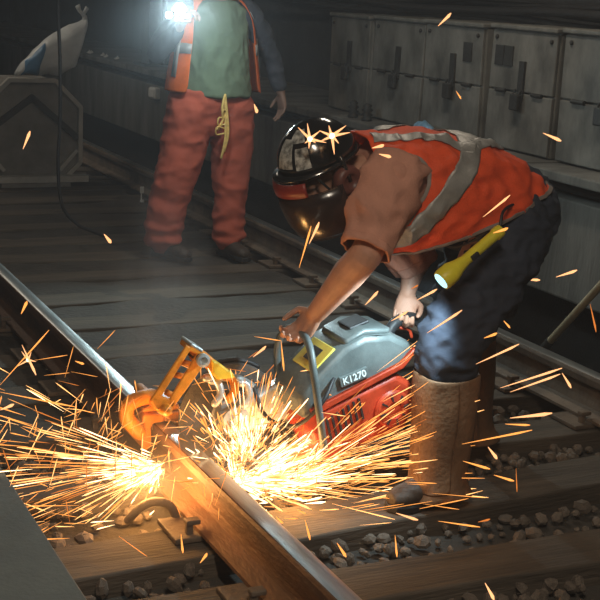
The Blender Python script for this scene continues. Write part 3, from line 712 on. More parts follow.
for (a0, a1, s0, s1) in ((-.95, -.55, .15, .62), (-.45, .1, .2, .8), (-.9, -.3, .72, .93)):     # decals follow the dome
    rows = []
    for i in range(7):
        s_ = s0 + (s1 - s0) * i / 6; c_ = math.sqrt(1 - s_ * s_)
        rows.append([H_(-.005, 0, .028 + .127 * s_) + f1 * (.1355 * c_ * math.cos(a)) + sd * (.1145 * c_ * math.sin(a)) for a in np.linspace(a0, a1, 9)])
    g = G(); g.rings(rows, False, False); build('decal', g, M['decal'], ht, smooth=True)
rows = [[H_(-.0, 0, h) + f1 * (r * math.cos(a)) + sd * (r * .86 * math.sin(a)) for a in np.linspace(-.75, .75, 24)] for h, r in ((.012, .152), (-.012, .158), (-.032, .157))]
g = G(); g.rings(rows, False, False); build('brow_guard', g, M['redtrim'], ht, solid=.006, smooth=True)
rows = [[H_(-.0, 0, h) + f1 * (r * math.cos(a)) + sd * (r * .86 * math.sin(a)) for a in np.linspace(-1.5, 1.5, 26)] for h, r in ((-.03, .153), (-.08, .158), (-.14, .150), (-.185, .132), (-.20, .118))]
g = G(); g.rings(rows, False, False); build('face_shield', g, M['visor'], ht, solid=.003, smooth=True)
for s_ in (-1, 1):
    c = H_(-.02, s_ * .108, -.038)
    g = G(); g.lathe([(.038, -.022), (.046, -.014), (.049, .0), (.046, .016), (.037, .024), (.024, .026), (.022, .019), (.004, .019)], c, sd * s_, 22); mf = build('ear_muff', g, M['muff'], ht, smooth=True)
    g = G(); g.tube([c + sd * s_ * .02, H_(-.02, s_ * .122, .02), H_(-.015, s_ * .118, .05)], .007, 8); build('muff_arm', g, M['black'], ht, smooth=True)
    g = G(); g.tube(cat([H_(.07, s_ * .10, .01), H_(.02, s_ * .10, -.09), H_(.03, s_ * .05, -.128), H_(.035, 0, -.134)], 12), .004, 6); build('chin_strap', g, M['cable'], ht)

# yellow torch hanging at the hip
ta_, tb_ = at(502, 229, 3.335), at(441, 281, 3.325); d = (tb_ - ta_); L_ = d.length; d.normalize()
TO = thing('torch', tb_, 'yellow torch hanging at the hip, shining on the jeans', 'torch')
g = G(); g.lathe([(.006, 0), (.019, .004), (.021, .012), (.021, .03), (.018, .034), (.018, L_ * .62), (.020, L_ * .64), (.024, L_ * .72), (.031, L_ * .80)], ta_, d, 20); build('barrel', g, M['torch'], TO, auto=.5)
g = G(); g.lathe([(.031, L_ * .80), (.034, L_ * .83), (.034, L_ * .97), (.031, L_), (.026, L_)], ta_, d, 20); build('bezel', g, M['torch'], TO, auto=.5)
g = G(); g.lathe([(.027, L_ * .985), (.027, L_ * 1.002)], ta_, d, 20); build('lens', g, M['torchlens'], TO)
g = G(); g.box(ta_ + d * L_ * .5 + V((0, -.02, .0)), (.03, .012, .016), (d, V((0, 1, 0)), d.cross(V((0, 1, 0))))); build('switch', g, M['cable'], TO, bevel=.003)
g = G(); g.tube(cat([ta_ + d * .01, ta_ + V((.02, .03, .05)), V((2.44, 3.44, 1.0))], 8), .005, 6); build('lanyard', g, M['cable'], TO)
lamp('torch_light', 'SPOT', tb_ + d * .012, 26, (.66, .90, 1), .02, aim=tb_ + d * .9 + V((.25, .75, -.35)), spot=2.2)

# ---- worker standing at the back
P2 = thing('person', (2.86, 7.36, 0), 'worker standing behind in red trousers, green shirt and open orange vest', 'person')
g = G(); HC2 = V((2.97, 7.32, 1.70)); up2, f2 = V((0, -.10, 1)), V((-.45, -.9, -.1))
_, ax2 = head(g, HC2, up2, f2)
chain(g, [HC2 + V((0, .02, -.07)), V((2.965, 7.36, 1.55)), V((2.96, 7.38, 1.47))], [.056, .06, .08])
g.spow([((2.96, 7.38, 1.50), (.13, 0, 0), (0, .07, 0)), ((2.96, 7.38, 1.45), (.19, 0, 0), (0, .095, 0)), ((2.96, 7.375, 1.30), (.18, 0, 0), (0, .12, 0)), ((2.95, 7.37, 1.10), (.165, 0, 0), (0, .12, 0)), ((2.94, 7.37, .95), (.17, 0, 0), (0, .12, 0)), ((2.94, 7.37, .86), (.14, 0, 0), (0, .11, 0))], 22)
s2R, e2R, w2R = V((2.74, 7.37, 1.45)), V((2.625, 7.47, 1.20)), V((2.675, 7.20, 1.385))
s2L, e2L, w2L = V((3.19, 7.38, 1.45)), V((3.345, 7.40, 1.19)), V((3.40, 7.36, .985))
chain(g, [s2R, s2R.lerp(e2R, .5), e2R, e2R.lerp(w2R, .35), w2R], [.06, .05, .042, .042, .028])
chain(g, [s2L, s2L.lerp(e2L, .5), e2L, e2L.lerp(w2L, .35), w2L], [.06, .05, .042, .042, .028])
hR, hL = V((2.835, 7.365, .88)), V((3.05, 7.365, .88)); kR, kL = V((2.71, 7.30, .50)), V((3.045, 7.31, .50)); aR, aL = V((2.635, 7.29, .10)), V((3.03, 7.24, .10))
for h_, k_, a_, fd in ((hR, kR, aR, V((.48, -.88, 0))), (hL, kL, aL, V((.24, -.97, 0)))):
    chain(g, [h_, h_.lerp(k_, .5), k_, k_.lerp(a_, .35), a_], [.10, .08, .056, .054, .038])
    chain(g, [a_ + fd * -.01 + V((0, 0, -.04)), a_ + fd * .06 + V((0, 0, -.05)), a_ + fd * .13 + V((0, 0, -.058))], [.032, .028, .02])
hand(g, w2R, V((.30, -.55, .70)), V((.5, -.6, -.4)), -1, (.7, .9, .7)); hand(g, w2L, V((.1, -.1, -1)), V((-.9, -.2, 0)), 1, (.35, .4, .3))
organic('body', g, M['skin2'], P2, .0052, 4)
boot(P2, aR, aR + V((.55, -1, 0)), M['boot'], .12); boot(P2, aL, aL + V((.25, -1, 0)), M['boot'], .12)
g = G()
g.spow([((2.935, 7.37, 1.00), (.25, 0, 0), (0, .15, 0)), ((2.935, 7.37, .90), (.265, 0, 0), (0, .155, 0)), ((2.935, 7.37, .80), (.255, 0, 0), (0, .14, 0)), ((2.93, 7.37, .73), (.20, 0, 0), (0, .12, 0))], 26)
chain(g, [V((2.81, 7.365, .88)), V((2.765, 7.34, .68)), V((2.70, 7.30, .48)), V((2.65, 7.29, .30)), V((2.625, 7.285, .13))], [.15, .138, .125, .115, .112], 22)
chain(g, [V((3.07, 7.365, .88)), V((3.075, 7.34, .68)), V((3.065, 7.31, .48)), V((3.045, 7.28, .30)), V((3.04, 7.25, .12))], [.15, .132, .112, .098, .10], 22)
def pantfold(p):
    hem = max(0, 1 - abs(p.z - .12) / .14)
    return wrinkle(.014, (5, 5, 7), 9)(p) + hem * .012 * math.sin(p.z * 75 + 3 * mnoise.noise(p * 5))
organic('trousers', g, M['redpant'], P2, .010, 6, pantfold)
g = G()
g.spow([((2.955, 7.375, 1.525), (.12, 0, 0), (0, .085, 0)), ((2.96, 7.38, 1.47), (.205, 0, 0), (0, .115, 0)), ((2.965, 7.375, 1.30), (.20, 0, 0), (0, .145, 0)), ((2.965, 7.37, 1.12), (.205, 0, 0), (0, .158, 0)), ((2.965, 7.365, .965), (.222, 0, 0), (0, .178, 0))], 28)
organic('t_shirt', g, M['green'], P2, .009, 5, wrinkle(.013, (8, 8, 5), 4))
g = G()
chain(g, [s2R + V((.03, 0, 0)), s2R.lerp(e2R, .5), e2R, e2R.lerp(w2R, .8)], [.085, .074, .062, .045], 18); organic('sleeve', g, M['sleeve'], P2, .009, 5, wrinkle(.01, (9, 9, 9)))
g = G(); chain(g, [s2L + V((-.03, 0, 0)), s2L.lerp(e2L, .5), e2L, e2L.lerp(w2L, .8)], [.085, .074, .062, .045], 18); organic('sleeve', g, M['sleeve'], P2, .009, 5, wrinkle(.01, (9, 9, 9)))
# open vest: one curved panel on each side over the back
def vest2(a0, a1, name):
    rows = []
    for z, rx, ry in ((.985, .30, .24), (1.08, .285, .23), (1.2, .268, .215), (1.32, .25, .20), (1.42, .245, .17), (1.5, .20, .14), (1.545, .13, .12)):
        rows.append([V((2.955, 7.38, z)) + V((rx * math.cos(a), ry * math.sin(a), .012 * mnoise.noise(V((a * 3, z * 6, 1))))) * (1 + .03 * mnoise.noise(V((a * 4, z * 5, 0)))) for a in np.linspace(a0, a1, 26)])
    g = G(); g.rings(rows, False, False); return build(name, g, M['hivis2'], P2, solid=.005, subd=1, smooth=True), rows
v2, rows = vest2(math.radians(-34), math.radians(222), 'vest')
for i0, i1, q0, q1 in ((2, 3, .15, .65), (4, 5, .1, .6)):
    R_ = [[rows[i0][j].lerp(rows[i1][j], q) for j in range(26)] for q in (q0, q1)]
    R_ = [[p + (p - V((2.955, 7.38, p.z))).normalized() * .007 for p in r] for r in R_]
    g = G(); g.rings(R_, False, False); build('reflective_strip', g, M['reflect'], v2, solid=.003, smooth=True)
for j0 in (2, 22):
    R_ = [[rows[i][j] + (rows[i][j] - V((2.955, 7.38, rows[i][j].z))).normalized() * .009 for j in (j0, j0 + 1)] for i in range(1, 6)]
    g = G(); g.rings(R_, False, False); build('reflective_strip', g, M['reflect'], v2, solid=.003, smooth=True)
# drawstring
base = V((2.955, 7.185, .985))
ds = None
for k, (dx, dz, sw) in enumerate(((-.022, -.20, .5), (.006, -.37, 0), (.022, -.33, 0))):
    g = G(); g.tube(cat([base + V((.0, 0, 0)), base + V((dx * .6 - .01 * sw, -.012, dz * .35)), base + V((dx + .016 * sw, -.016, dz * .7)), base + V((dx - .02, -.012, dz))], 14), .0085, 7, rnd=True); build('drawstring', g, M['cord'], P2, smooth=True)
for dx, dz in ((-.045, -.16), (-.02, -.115), (-.055, -.215)):
    g = G(); g.tube(cat([base + V((.0, -.014, dz + .02)), base + V((dx, -.03, dz + .03)), base + V((dx, -.022, dz - .015)), base + V((.006, -.014, dz - .008))], 10), .005, 6, rnd=True); build('drawstring', g, M['cord'], P2, smooth=True)
# hard hat of the standing worker
f2n, s2n, u2n = ax2
ht = build('hard_hat', G().spow([(HC2 + u2n * (.03 + .12 * s_), f2n * (.133 * max(c_, .03)), s2n * (.112 * max(c_, .03))) for c_, s_ in prof], 30), M['white'], P2, smooth=True)
g = G(); g.spow([(HC2 + u2n * .03, f2n * .133, s2n * .112), (HC2 + u2n * .022 + f2n * .02, f2n * .165, s2n * .122), (HC2 + u2n * .016 + f2n * .02, f2n * .165, s2n * .122), (HC2 + u2n * .022, f2n * .13, s2n * .11)], 30, cap=False); build('brim', g, M['white'], ht, smooth=True)
for s_ in (-1, 1):
    g = G(); g.ell(HC2 + f2n * .083 + s2n * (.031 * s_) + u2n * .004, (.011, .011, .011)); build('eye', g, M['eye'], P2, smooth=True)
# hand lamp held up by the standing worker
lc = at(180, 9, 7.08); ld = V((-.36, -.93, -.06)).normalized()
HL = thing('hand_lamp', lc, 'glaring white hand lamp held up by the standing worker', 'lamp')
g = G(); g.lathe([(.014, -.19), (.018, -.18), (.018, -.08), (.026, -.06), (.033, -.02), (.036, -.004), (.033, 0)], lc, ld, 20); build('barrel', g, M['cable'], HL, auto=.6)
g = G(); g.lathe([(.032, -.001), (.030, .004), (.01, .009)], lc, ld, 20); build('lens', g, M['lampwhite'], HL, smooth=True)
lc2 = at(169, 15, 7.06); g = G(); g.lathe([(.012, -.05), (.017, -.03), (.019, -.002)], lc2, ld, 14); g.tube([lc2 - ld * .04, lc - ld * .06], .010, 8); build('side_light', g, M['cable'], HL, auto=.6)
g = G(); g.lathe([(.018, -.001), (.015, .004), (.004, .006)], lc2, ld, 14); build('side_lens', g, M['lampwhite'], HL, smooth=True)
lamp('hand_lamp_light', 'SPOT', lc + ld * .03, 95, (.70, .95, 1), .04, aim=V((1.7, 3.9, .5)), spot=2.3)
lamp('hand_lamp_spill', 'POINT', lc + V((.06, -.30, -.02)), 11, (.75, .93, 1), .04)
# ------------------------------------------------------------------ rail saw
SW = thing('cut_off_saw', S(.36, -.15, -.16), 'grey and red power saw held against the rail by the bending worker', 'saw')
def hull(y0, y1, outline, name, mat, parent=SW, bevel=.012, taper=.0):
    """side outline in the saw's own x/z, carried across its width"""
    g = G(); n = len(outline); cx_ = sum(p[0] for p in outline) / n; cz_ = sum(p[1] for p in outline) / n
    rs = []
    for y, k in ((y0, 1 - taper), (y0 + .018, 1), (y1 - .018, 1), (y1, 1 - taper)):
        rs.append([S(cx_ + (a - cx_) * k, y, cz_ + (b - cz_) * k) for a, b in outline])
    g.rings(rs); return build(name, g, mat, parent, bevel=bevel, auto=.6)
# engine block with cooling fins (red), upper shroud (grey), black base
hull(-.285, -.05, [(.20, -.16), (.50, -.17), (.555, -.12), (.565, -.02), (.52, .03), (.22, .015), (.175, -.05)], 'engine_cover', M['sawred'], taper=.06)
hull(-.272, -.045, [(.165, .0), (.22, -.005), (.53, .02), (.60, .06), (.60, .11), (.54, .165), (.44, .195), (.36, .185), (.24, .125), (.17, .075)], 'top_shroud', M['sawgrey'], bevel=.016, taper=.09)
hull(-.255, -.075, [(.365, .18), (.44, .192), (.535, .162), (.55, .178), (.45, .215), (.37, .202)], 'filter_cap', M['sawgrey'], taper=.10, bevel=.008)
g = G(); g.box(S(.455, -.165, .213), (.075, .09, .010), (EX, EY, EZ)); build('cap_recess', g, M['sawdark'], SW, bevel=.004)
hull(-.235, -.085, [(.25, .122), (.345, .172), (.338, .182), (.243, .132)], 'warning_sticker', M['sticker'], taper=0, bevel=.002)
g = G(); q = (EX * .894 + EZ * .447); g.box(S(.292, -.16, .158), (.055, .065, .004), (q, EY, q.cross(EY))); build('pictogram', g, M['sawdark'], SW, bevel=.001)
for k in range(7):                                                     # cooling slots in the red cover
    g = G(); g.box(S(.235 + .021 * k, -.288, -.055 + .004 * k), (.007, .008, .075), (EX, EY, EZ)); build('cooling_slot', g, M['sawdark'], SW)
hull(-.293, -.272, [(.19, .012), (.54, .045), (.60, .082), (.60, .10), (.535, .066), (.19, .034)], 'red_stripe', M['sawred'], taper=0, bevel=.004)
g = G(); g.lathe([(.062, -.0), (.066, .012), (.058, .022), (.03, .028), (.028, .022), (.004, .022)], S(.47, -.283, -.075), -EY, 26); st = build('starter_cover', g, M['sawred'], SW, auto=.6)
for k in range(8):
    a = k / 8 * 2 * pi; g = G(); g.box(S(.47 + .043 * math.cos(a), -.309, -.075 + .043 * math.sin(a)), (.022, .006, .006), (EX * math.cos(a) + EZ * math.sin(a), EY, EZ * math.cos(a) - EX * math.sin(a))); build('vent', g, M['sawdark'], st)
g = G(); g.box(S(.365, -.277, .080), (.105, .012, .036), (EX, EY, EZ)); build('name_plate', g, M['sawgrey'], SW, bevel=.003)
def lettering(txt, o, u, v, size, mat, parent, name='lettering'):
    cu = bpy.data.curves.new('t', 'FONT'); cu.body = txt; cu.size = size; cu.extrude = .0012; cu.align_x = 'CENTER'; cu.align_y = 'CENTER'; cu.offset = .0006
    t_ = bpy.data.objects.new('t', cu); COL.objects.link(t_); dg = bpy.context.evaluated_depsgraph_get(); dg.update()
    me = bpy.data.meshes.new_from_object(t_.evaluated_get(dg)); bpy.data.objects.remove(t_)
    n = u.cross(v); org_ = wloc(parent)
    for vx in me.vertices: vx.co = o + u * vx.co.x + v * vx.co.y + n * vx.co.z - org_
    me.materials.clear(); return link(name, me, mat, parent)
lettering('K1270', S(.365, -.2838, .080), EX, EZ, .033, M['letter'], SW)
# handles
g = G(); g.tube(cat([S(.20, -.30, -.10), S(.205, -.315, .02), S(.225, -.30, .16), S(.25, -.25, .235), S(.262, -.16, .255), S(.25, -.07, .235), S(.225, -.02, .16), S(.205, -.01, .02), S(.20, -.02, -.10)], 40), .0125, 12, rnd=True); build('front_handle', g, M['sawgrey'], SW, smooth=True)
g = G(); g.tube(cat([S(.55, -.16, .10), S(.61, -.15, .145), S(.68, -.14, .135), S(.725, -.14, .07), S(.70, -.145, -.02), S(.62, -.15, -.09), S(.54, -.16, -.11)], 30), [.02] * 31, 12, rnd=True); build('rear_handle', g, M['sawdark'], SW, smooth=True)
g = G(); g.tube(cat([S(.63, -.145, .118), S(.66, -.142, .10), S(.665, -.142, .07)], 8), .006, 8, rnd=True); build('trigger', g, M['sawred'], SW, smooth=True)
# cutting arm with belt cover, disc, guard
hull(-.085, -.03, [(-.05, -.035), (.02, -.055), (.24, -.07), (.30, -.03), (.30, .055), (.22, .075), (.02, .045), (-.045, .03)], 'cutting_arm', M['alloy'], bevel=.01)
g = G(); g.lathe([(.05, 0), (.05, .008), (.028, .012), (.028, .028), (.012, .03)], S(0, -.082, 0), -EY, 20); build('arm_cap', g, M['alloy'], SW, auto=.6)
g = G(); g.lathe([(.17, -.002), (.17, .002)], S(0, 0, 0), EY, 48); dk = build('cutting_disc', g, M['disc'], SW)
g = G(); g.lathe([(.05, -.012), (.055, -.005), (.055, .005), (.05, .012)], S(0, 0, 0), EY, 24); build('flange', g, M['alloy'], dk, auto=.6)
def guard(a0, a1, r0, r1, y0, y1):
    rs = []
    for a in np.linspace(a0, a1, 26):
        c_, s_ = math.cos(a), math.sin(a)
        rs.append([S(r0 * c_, y0, r0 * s_), S(r1 * c_, y0, r1 * s_), S(r1 * c_, y1, r1 * s_), S(r0 * c_, y1, r0 * s_)])
    g = G(); g.rings(rs); return g
gd = build('blade_guard', guard(math.radians(0), math.radians(95), .172, .184, -.03, .025), M['disc'], SW, bevel=.004, auto=.6)
build('guard_side', guard(math.radians(0), math.radians(95), .13, .182, -.032, -.026), M['disc'], gd, bevel=.002)
g = G(); g.tube(cat([S(.19 * math.cos(q_), -.01, .19 * math.sin(q_)) for q_ in (.7, .9, 1.2, 1.5)], 10), .009, 8, rnd=True); build('guard_grip', g, M['sawdark'], gd, smooth=True)
g = G(); g.tube(cat([S(.30, -.27, .10), S(.22, -.31, .05), S(.14, -.24, -.02), S(.09, -.13, .0), S(.10, -.05, .10)], 24), .007, 8); build('water_hose', g, M['sawdark'], SW, smooth=True)

# ------------------------------------------------------------------ rail clamp with swing arm
YC = 4.02
CL = thing('rail_clamp', (RX, YC, .19), 'orange rail clamp with folded swing arm and yellow end beside the saw', 'clamp')
K = lambda px, py, dy=0: at(px, py, YC + dy)
def plate2(pts, y, th, name, mat, bevel=.004, parent=CL):
    g = G(); c = [at(a, b, y) for a, b in pts]; g.rings([[p + V((0, -th / 2, 0)) for p in c], [p + V((0, th / 2, 0)) for p in c]]); return build(name, g, mat, parent, bevel=bevel)
# jaws gripping the head on each side of the rail
for sx, nm in ((-1, 'jaw'), (1, 'jaw')):
    g = G(); pr = [(.0, .03), (.075, .03), (.082, .0), (.080, -.085), (.060, -.10), (.042, -.085), (.046, -.02), (.040, -.004), (.0, -.004)]
    g.prism([(sx * a, b) for a, b in pr], (RX, YC, .198), V((1, 0, 0)), V((0, 0, 1)), .20); build('jaw', g, M['orange'], CL, bevel=.008)
g = G(); g.box((RX - .005, YC, .236), (.13, .16, .022)); build('saddle', g, M['orange'], CL, bevel=.006)
g = G(); g.tube([(RX - .115, YC + .02, .21), (RX + .115, YC + .02, .21)], .011, 10, rnd=True); g.lathe([(.02, 0), (.02, .014)], (RX - .10, YC + .02, .21), V((-1, 0, 0)), 6); build('clamp_bolt', g, M['steeldark'], CL, bevel=.002)
# hooked front arm (C shape seen at the left)
g = G(); g.tube(cat([K(152, 396, -.10), K(138, 399, -.11), K(128, 406, -.12), K(127, 418, -.12), K(134, 427, -.12), K(139, 433, -.12)], 20), [.026] * 21, 10, rnd=True); build('hook_arm', g, M['orange'], CL, smooth=True)
# lower link: two plates with cross ribs, swung out towards the saw
YL = 3.72
L2 = lambda px, py, dy=0: at(px, py, YL + dy)
sh_ = L2(160, 404); g = G(); g.tube([sh_ + V((0, -.06, 0)), V((RX - .03, YC - .04, .262)), V((RX - .03, YC + .08, .262))], .02, 12, rnd=True); build('swing_shaft', g, M['orange'], CL, smooth=True)
for dy in (-.045, .03):
    for pts_ in ([(150, 400), (186, 345), (192, 347), (158, 401)], [(166, 404), (198, 351), (206, 362), (172, 409)], [(150, 400), (158, 394), (176, 402), (170, 410), (156, 410)]):
        plate2(pts_, YL + dy, .010, 'link_plate', M['orange'])
for a, b in (((166, 392), (178, 398)), ((172, 374), (190, 378)), ((181, 362), (198, 366))):
    g = G(); p, q = L2(*a, -.005), L2(*b, -.005); g.tube([p, q], .010, 8); build('link_rib', g, M['orange'], CL, smooth=True)
plate2([(183, 347), (187, 340), (199, 347), (203, 356)], YL - .008, .085, 'link_head', M['orange'], .006)
plate2([(185, 342), (187, 339), (199, 346), (197, 349)], YL - .008, .09, 'link_cap', M['alloy'])
pv = L2(196, 355, -.01); g = G(); g.tube([pv + V((0, -.06, 0)), pv + V((0, .06, 0))], .017, 16); build('pivot_pin', g, M['steeldark'], CL, auto=.6)
g = G(); g.lathe([(.022, 0), (.022, .012), (.013, .014), (.012, .006), (.002, .006)], pv + V((0, -.056, 0)), V((0, -1, 0)), 16); build('pivot_bolt', g, M['alloy'], CL, auto=.6)
plate2([(190, 348), (203, 350), (216, 361), (215, 375), (204, 366), (192, 361)], YL - .008, .06, 'upper_link', M['orange'], .006)
plate2([(208, 357), (214, 359), (229, 370), (232, 375), (214, 377), (209, 371)], YL - .010, .070, 'yellow_tip', M['yellow'], .006)
g = G(); g.tube(cat([L2(206, 378, .0), L2(222, 377, .02), L2(238, 379, .03), L2(252, 386, .05)], 14), .014, 10, rnd=True); build('link_rod', g, M['alloy'], CL, smooth=True)
for k, (a, b) in enumerate(((214, 388), (228, 384), (243, 390))):
    g = G(); p = L2(a, b, .0 + .01 * k); g.tube(cat([p + V((-.012, 0, .026)), p + V((.012, 0, .018)), p + V((.02, -.01, -.02)), p + V((.0, -.012, -.05))], 10), [.013] * 11, 10, rnd=True); build('coupling', g, M['orange'] if k % 2 else M['alloy'], CL, smooth=True)

# ------------------------------------------------------------------ sparks
def sliver(g, a, b, r):
    """thin glowing splinter, fattest near its leading end"""
    a, b = V(a), V(b); d = (b - a)
    if d.length < 1e-5: return
    x, y, z = frame(d); rs = []
    for s_, k in ((0, .15), (.35, .6), (.8, 1), (1, .3)):
        c = a + d * s_; rs.append([c + (x * math.cos(t_) + y * math.sin(t_)) * r * k for t_ in (0, 2.09, 4.19)])
    g.rings(rs)
R3 = random.Random(11)
ZONES = {}
def spark(p, q, Y0, Y1=None, r=.0030, m_='mid', lb='', grp='loose sparks in the air'):
    g = G(); a, b = at(*p, Y0), at(*q, Y1 if Y1 else Y0); sliver(g, a, b, r)
    tag(build('spark', g, M[m_], fix=False), lb, 'spark', grp)
SP = [  # pixel ends, distance along the track, thickness, heat, label
    ((438, 26), (451, 13), 4.4, .0055, 'hot', 'fat orange spark in front of the equipment boxes at the top'),
    ((23, 149), (30, 131), 6.2, .0065, 'hot', 'fat orange spark in front of the octagonal crate'),
    ((543, 133), (561, 141), 4.0, .0055, 'hot', 'fat orange spark in front of the nearest equipment box'),
    ((456, 91), (461, 99), 4.6, .003, 'mid', 'tiny spark in front of the middle equipment box'),
    ((299, 268), (311, 226), 3.5, .003, 'mid', 'long thin spark left of the bare forearm'),
    ((309, 244), (319, 222), 3.4, .0042, 'hot', 'short bright spark below the face shield'),
    ((483, 217), (510, 195), 3.1, .0034, 'hot', 'spark slanting across the lower hem of the vest'),
    ((493, 233), (508, 228), 3.1, .0042, 'mid', 'short orange spark at the tail of the yellow torch'),
    ((522, 279), (540, 280), 3.6, .0042, 'hot', 'level spark right of the jeans, the left of two'),
    ((556, 277), (577, 270), 3.6, .0048, 'hot', 'level spark right of the jeans, the right of two'),
    ((365, 305), (378, 291), 3.4, .0042, 'hot', 'short spark right of the bare forearm above the saw'),
    ((391, 321), (408, 311), 3.3, .0036, 'hot', 'short spark between saw and jeans'),
    ((417, 300), (437, 289), 3.15, .0036, 'hot', 'spark crossing the thigh just under the torch'),
    ((427, 333), (462, 310), 3.1, .0036, 'hot', 'long spark slanting across the knee of the jeans'),
    ((253, 357), (266, 346), 3.6, .0042, 'hot', 'short spark left of the gripping hand'),
    ((503, 320), (510, 328), 3.5, .003, 'mid', 'tiny spark right of the jeans above the rail'),
    ((476, 364), (519, 344), 3.2, .0036, 'hot', 'long spark right of the knee, topmost of the cluster'),
    ((590, 304), (596, 332), 3.8, .0034, 'dim', 'dull red spark beside the wooden tool handle'),
    ((500, 388), (562, 368), 3.2, .0036, 'hot', 'long upper spark of the pair beside the far rail'),
    ((510, 392), (560, 374), 3.15, .0036, 'hot', 'long lower spark of the pair beside the far rail'),
    ((562, 373), (571, 388), 3.3, .0042, 'hot', 'short steep spark against the side of the far rail'),
    ((510, 418), (552, 413), 3.1, .0052, 'hot', 'thick level spark right of the gaiter'),
    ((505, 424), (530, 425), 3.1, .003, 'mid', 'thin level spark under the thick one right of the gaiter'),
    ((462, 444), (532, 430), 3.0, .003, 'mid', 'long flat spark starting at the gaiter'),
    ((484, 338), (497, 333), 3.2, .0042, 'mid', 'short spark behind the knee'),
    ((488, 447), (497, 459), 3.0, .0045, 'hot', 'short fat spark above the timber tie right of the gaiter'),
    ((463, 461), (490, 469), 3.0, .0034, 'mid', 'falling spark just right of the gaiter'),
    ((494, 475), (514, 481), 3.0, .0034, 'mid', 'falling spark over the middle of the second tie'),
    ((516, 468), (517, 492), 3.0, .0016, 'dim', 'thin upright spark over the second tie'),
    ((396, 513), (418, 520), 2.9, .0036, 'hot', 'spark below the toe of the boot'),
    ((438, 521), (480, 527), 2.9, .0024, 'mid', 'long flat spark under the boot'),
    ((395, 535), (397, 557), 2.8, .0024, 'mid', 'upright spark over the nearest tie'),
    ((337, 543), (346, 557), 2.8, .0036, 'mid', 'short spark beside the near rail, low in the picture'),
    ((305, 520), (310, 540), 2.8, .0028, 'mid', 'upright spark close to the near rail head'),
    ((485, 583), (494, 600), 2.5, .0040, 'hot', 'spark at the bottom edge'),
    ((181, 534), (183, 553), 2.7, .0026, 'mid', 'upright spark in front of the near rail web'),
    ((200, 563), (207, 553), 2.7, .0036, 'mid', 'small fat spark in front of the near rail web'),
    ((21, 314), (27, 301), 4.2, .0048, 'mid', 'small spark left of the pale rail head'),
    ((75, 361), (84, 364), 4.0, .0036, 'mid', 'small spark below the pale rail head'),
    ((0, 385), (49, 330), 3.6, .0022, 'mid', 'long rising spark at the left edge'),
    ((22, 345), (36, 375), 3.6, .0034, 'hot', 'branching spark at the left edge'),
    ((0, 392), (76, 407), 3.4, .0022, 'mid', 'long flat spark at the left edge'),
    ((0, 410), (14, 404), 3.3, .0040, 'hot', 'short fat spark at the left edge'),
    ((104, 234), (111, 243), 7.6, .010, 'hot', 'glowing fleck at the end of the hanging cord'),
    ((254, 104), (257, 113), 6.6, .009, 'hot', 'glowing fleck beside the red trousers'),
    ((478, 522), (490, 519), 2.9, .0030, 'dim', 'red fleck over the stones right of the boot'),
    ((372, 148), (384, 145), 3.1, .0042, 'hot', 'upper spark in front of the vest shoulder'),
    ((379, 154), (391, 157), 3.1, .0042, 'hot', 'lower spark in front of the vest shoulder'),
    ((240, 455), (261, 462), 3.2, .003, 'hot', 'spark low beside the near rail'),
    ((281, 340), (284, 371), 3.5, .0026, 'mid', 'upright spark left of the front handle'),
    ((411, 289), (418, 285), 3.2, .0026, 'dim', 'faint fleck beside the torch lens'),
    ((100, 520), (122, 500), 3.0, .0018, 'mid', 'thin spark low on the left above the stones'),
]
for p, q, Y, r, m_, lb in SP: spark(p, q, Y, None, r * 1.3, 'peach' if m_ == 'hot' else m_, lb)
def burst(c, n, L, r, lb, seed):
    rb = random.Random(seed); g = G()
    for k in range(n):
        a = k / n * 2 * pi + rb.uniform(-.3, .3); l_ = L * rb.uniform(.45, 1.2)
        d = (RIGHT * math.cos(a) - DOWN * math.sin(a) + V((0, rb.uniform(-.4, .1), 0))).normalized()
        sliver(g, c + d * l_, c, r)
    t_ = thing('spark_burst', c, lb, 'spark'); build('rays', g, M['peach'], t_, fix=False)
    g = G(); g.ell(c, (r * 1.9,) * 3, nu=8, nv=5); build('glowing_core', g, M['core'], t_)
burst(at(310, 139, 3.42), 7, .045, .0045, 'left star-shaped spark burst on the hard hat', 1); burst(at(332, 136, 3.42), 7, .048, .0050, 'right star-shaped spark burst on the hard hat', 2)
burst(at(28, 360, 3.62), 5, .03, .003, 'star-shaped spark burst at the left edge', 3)

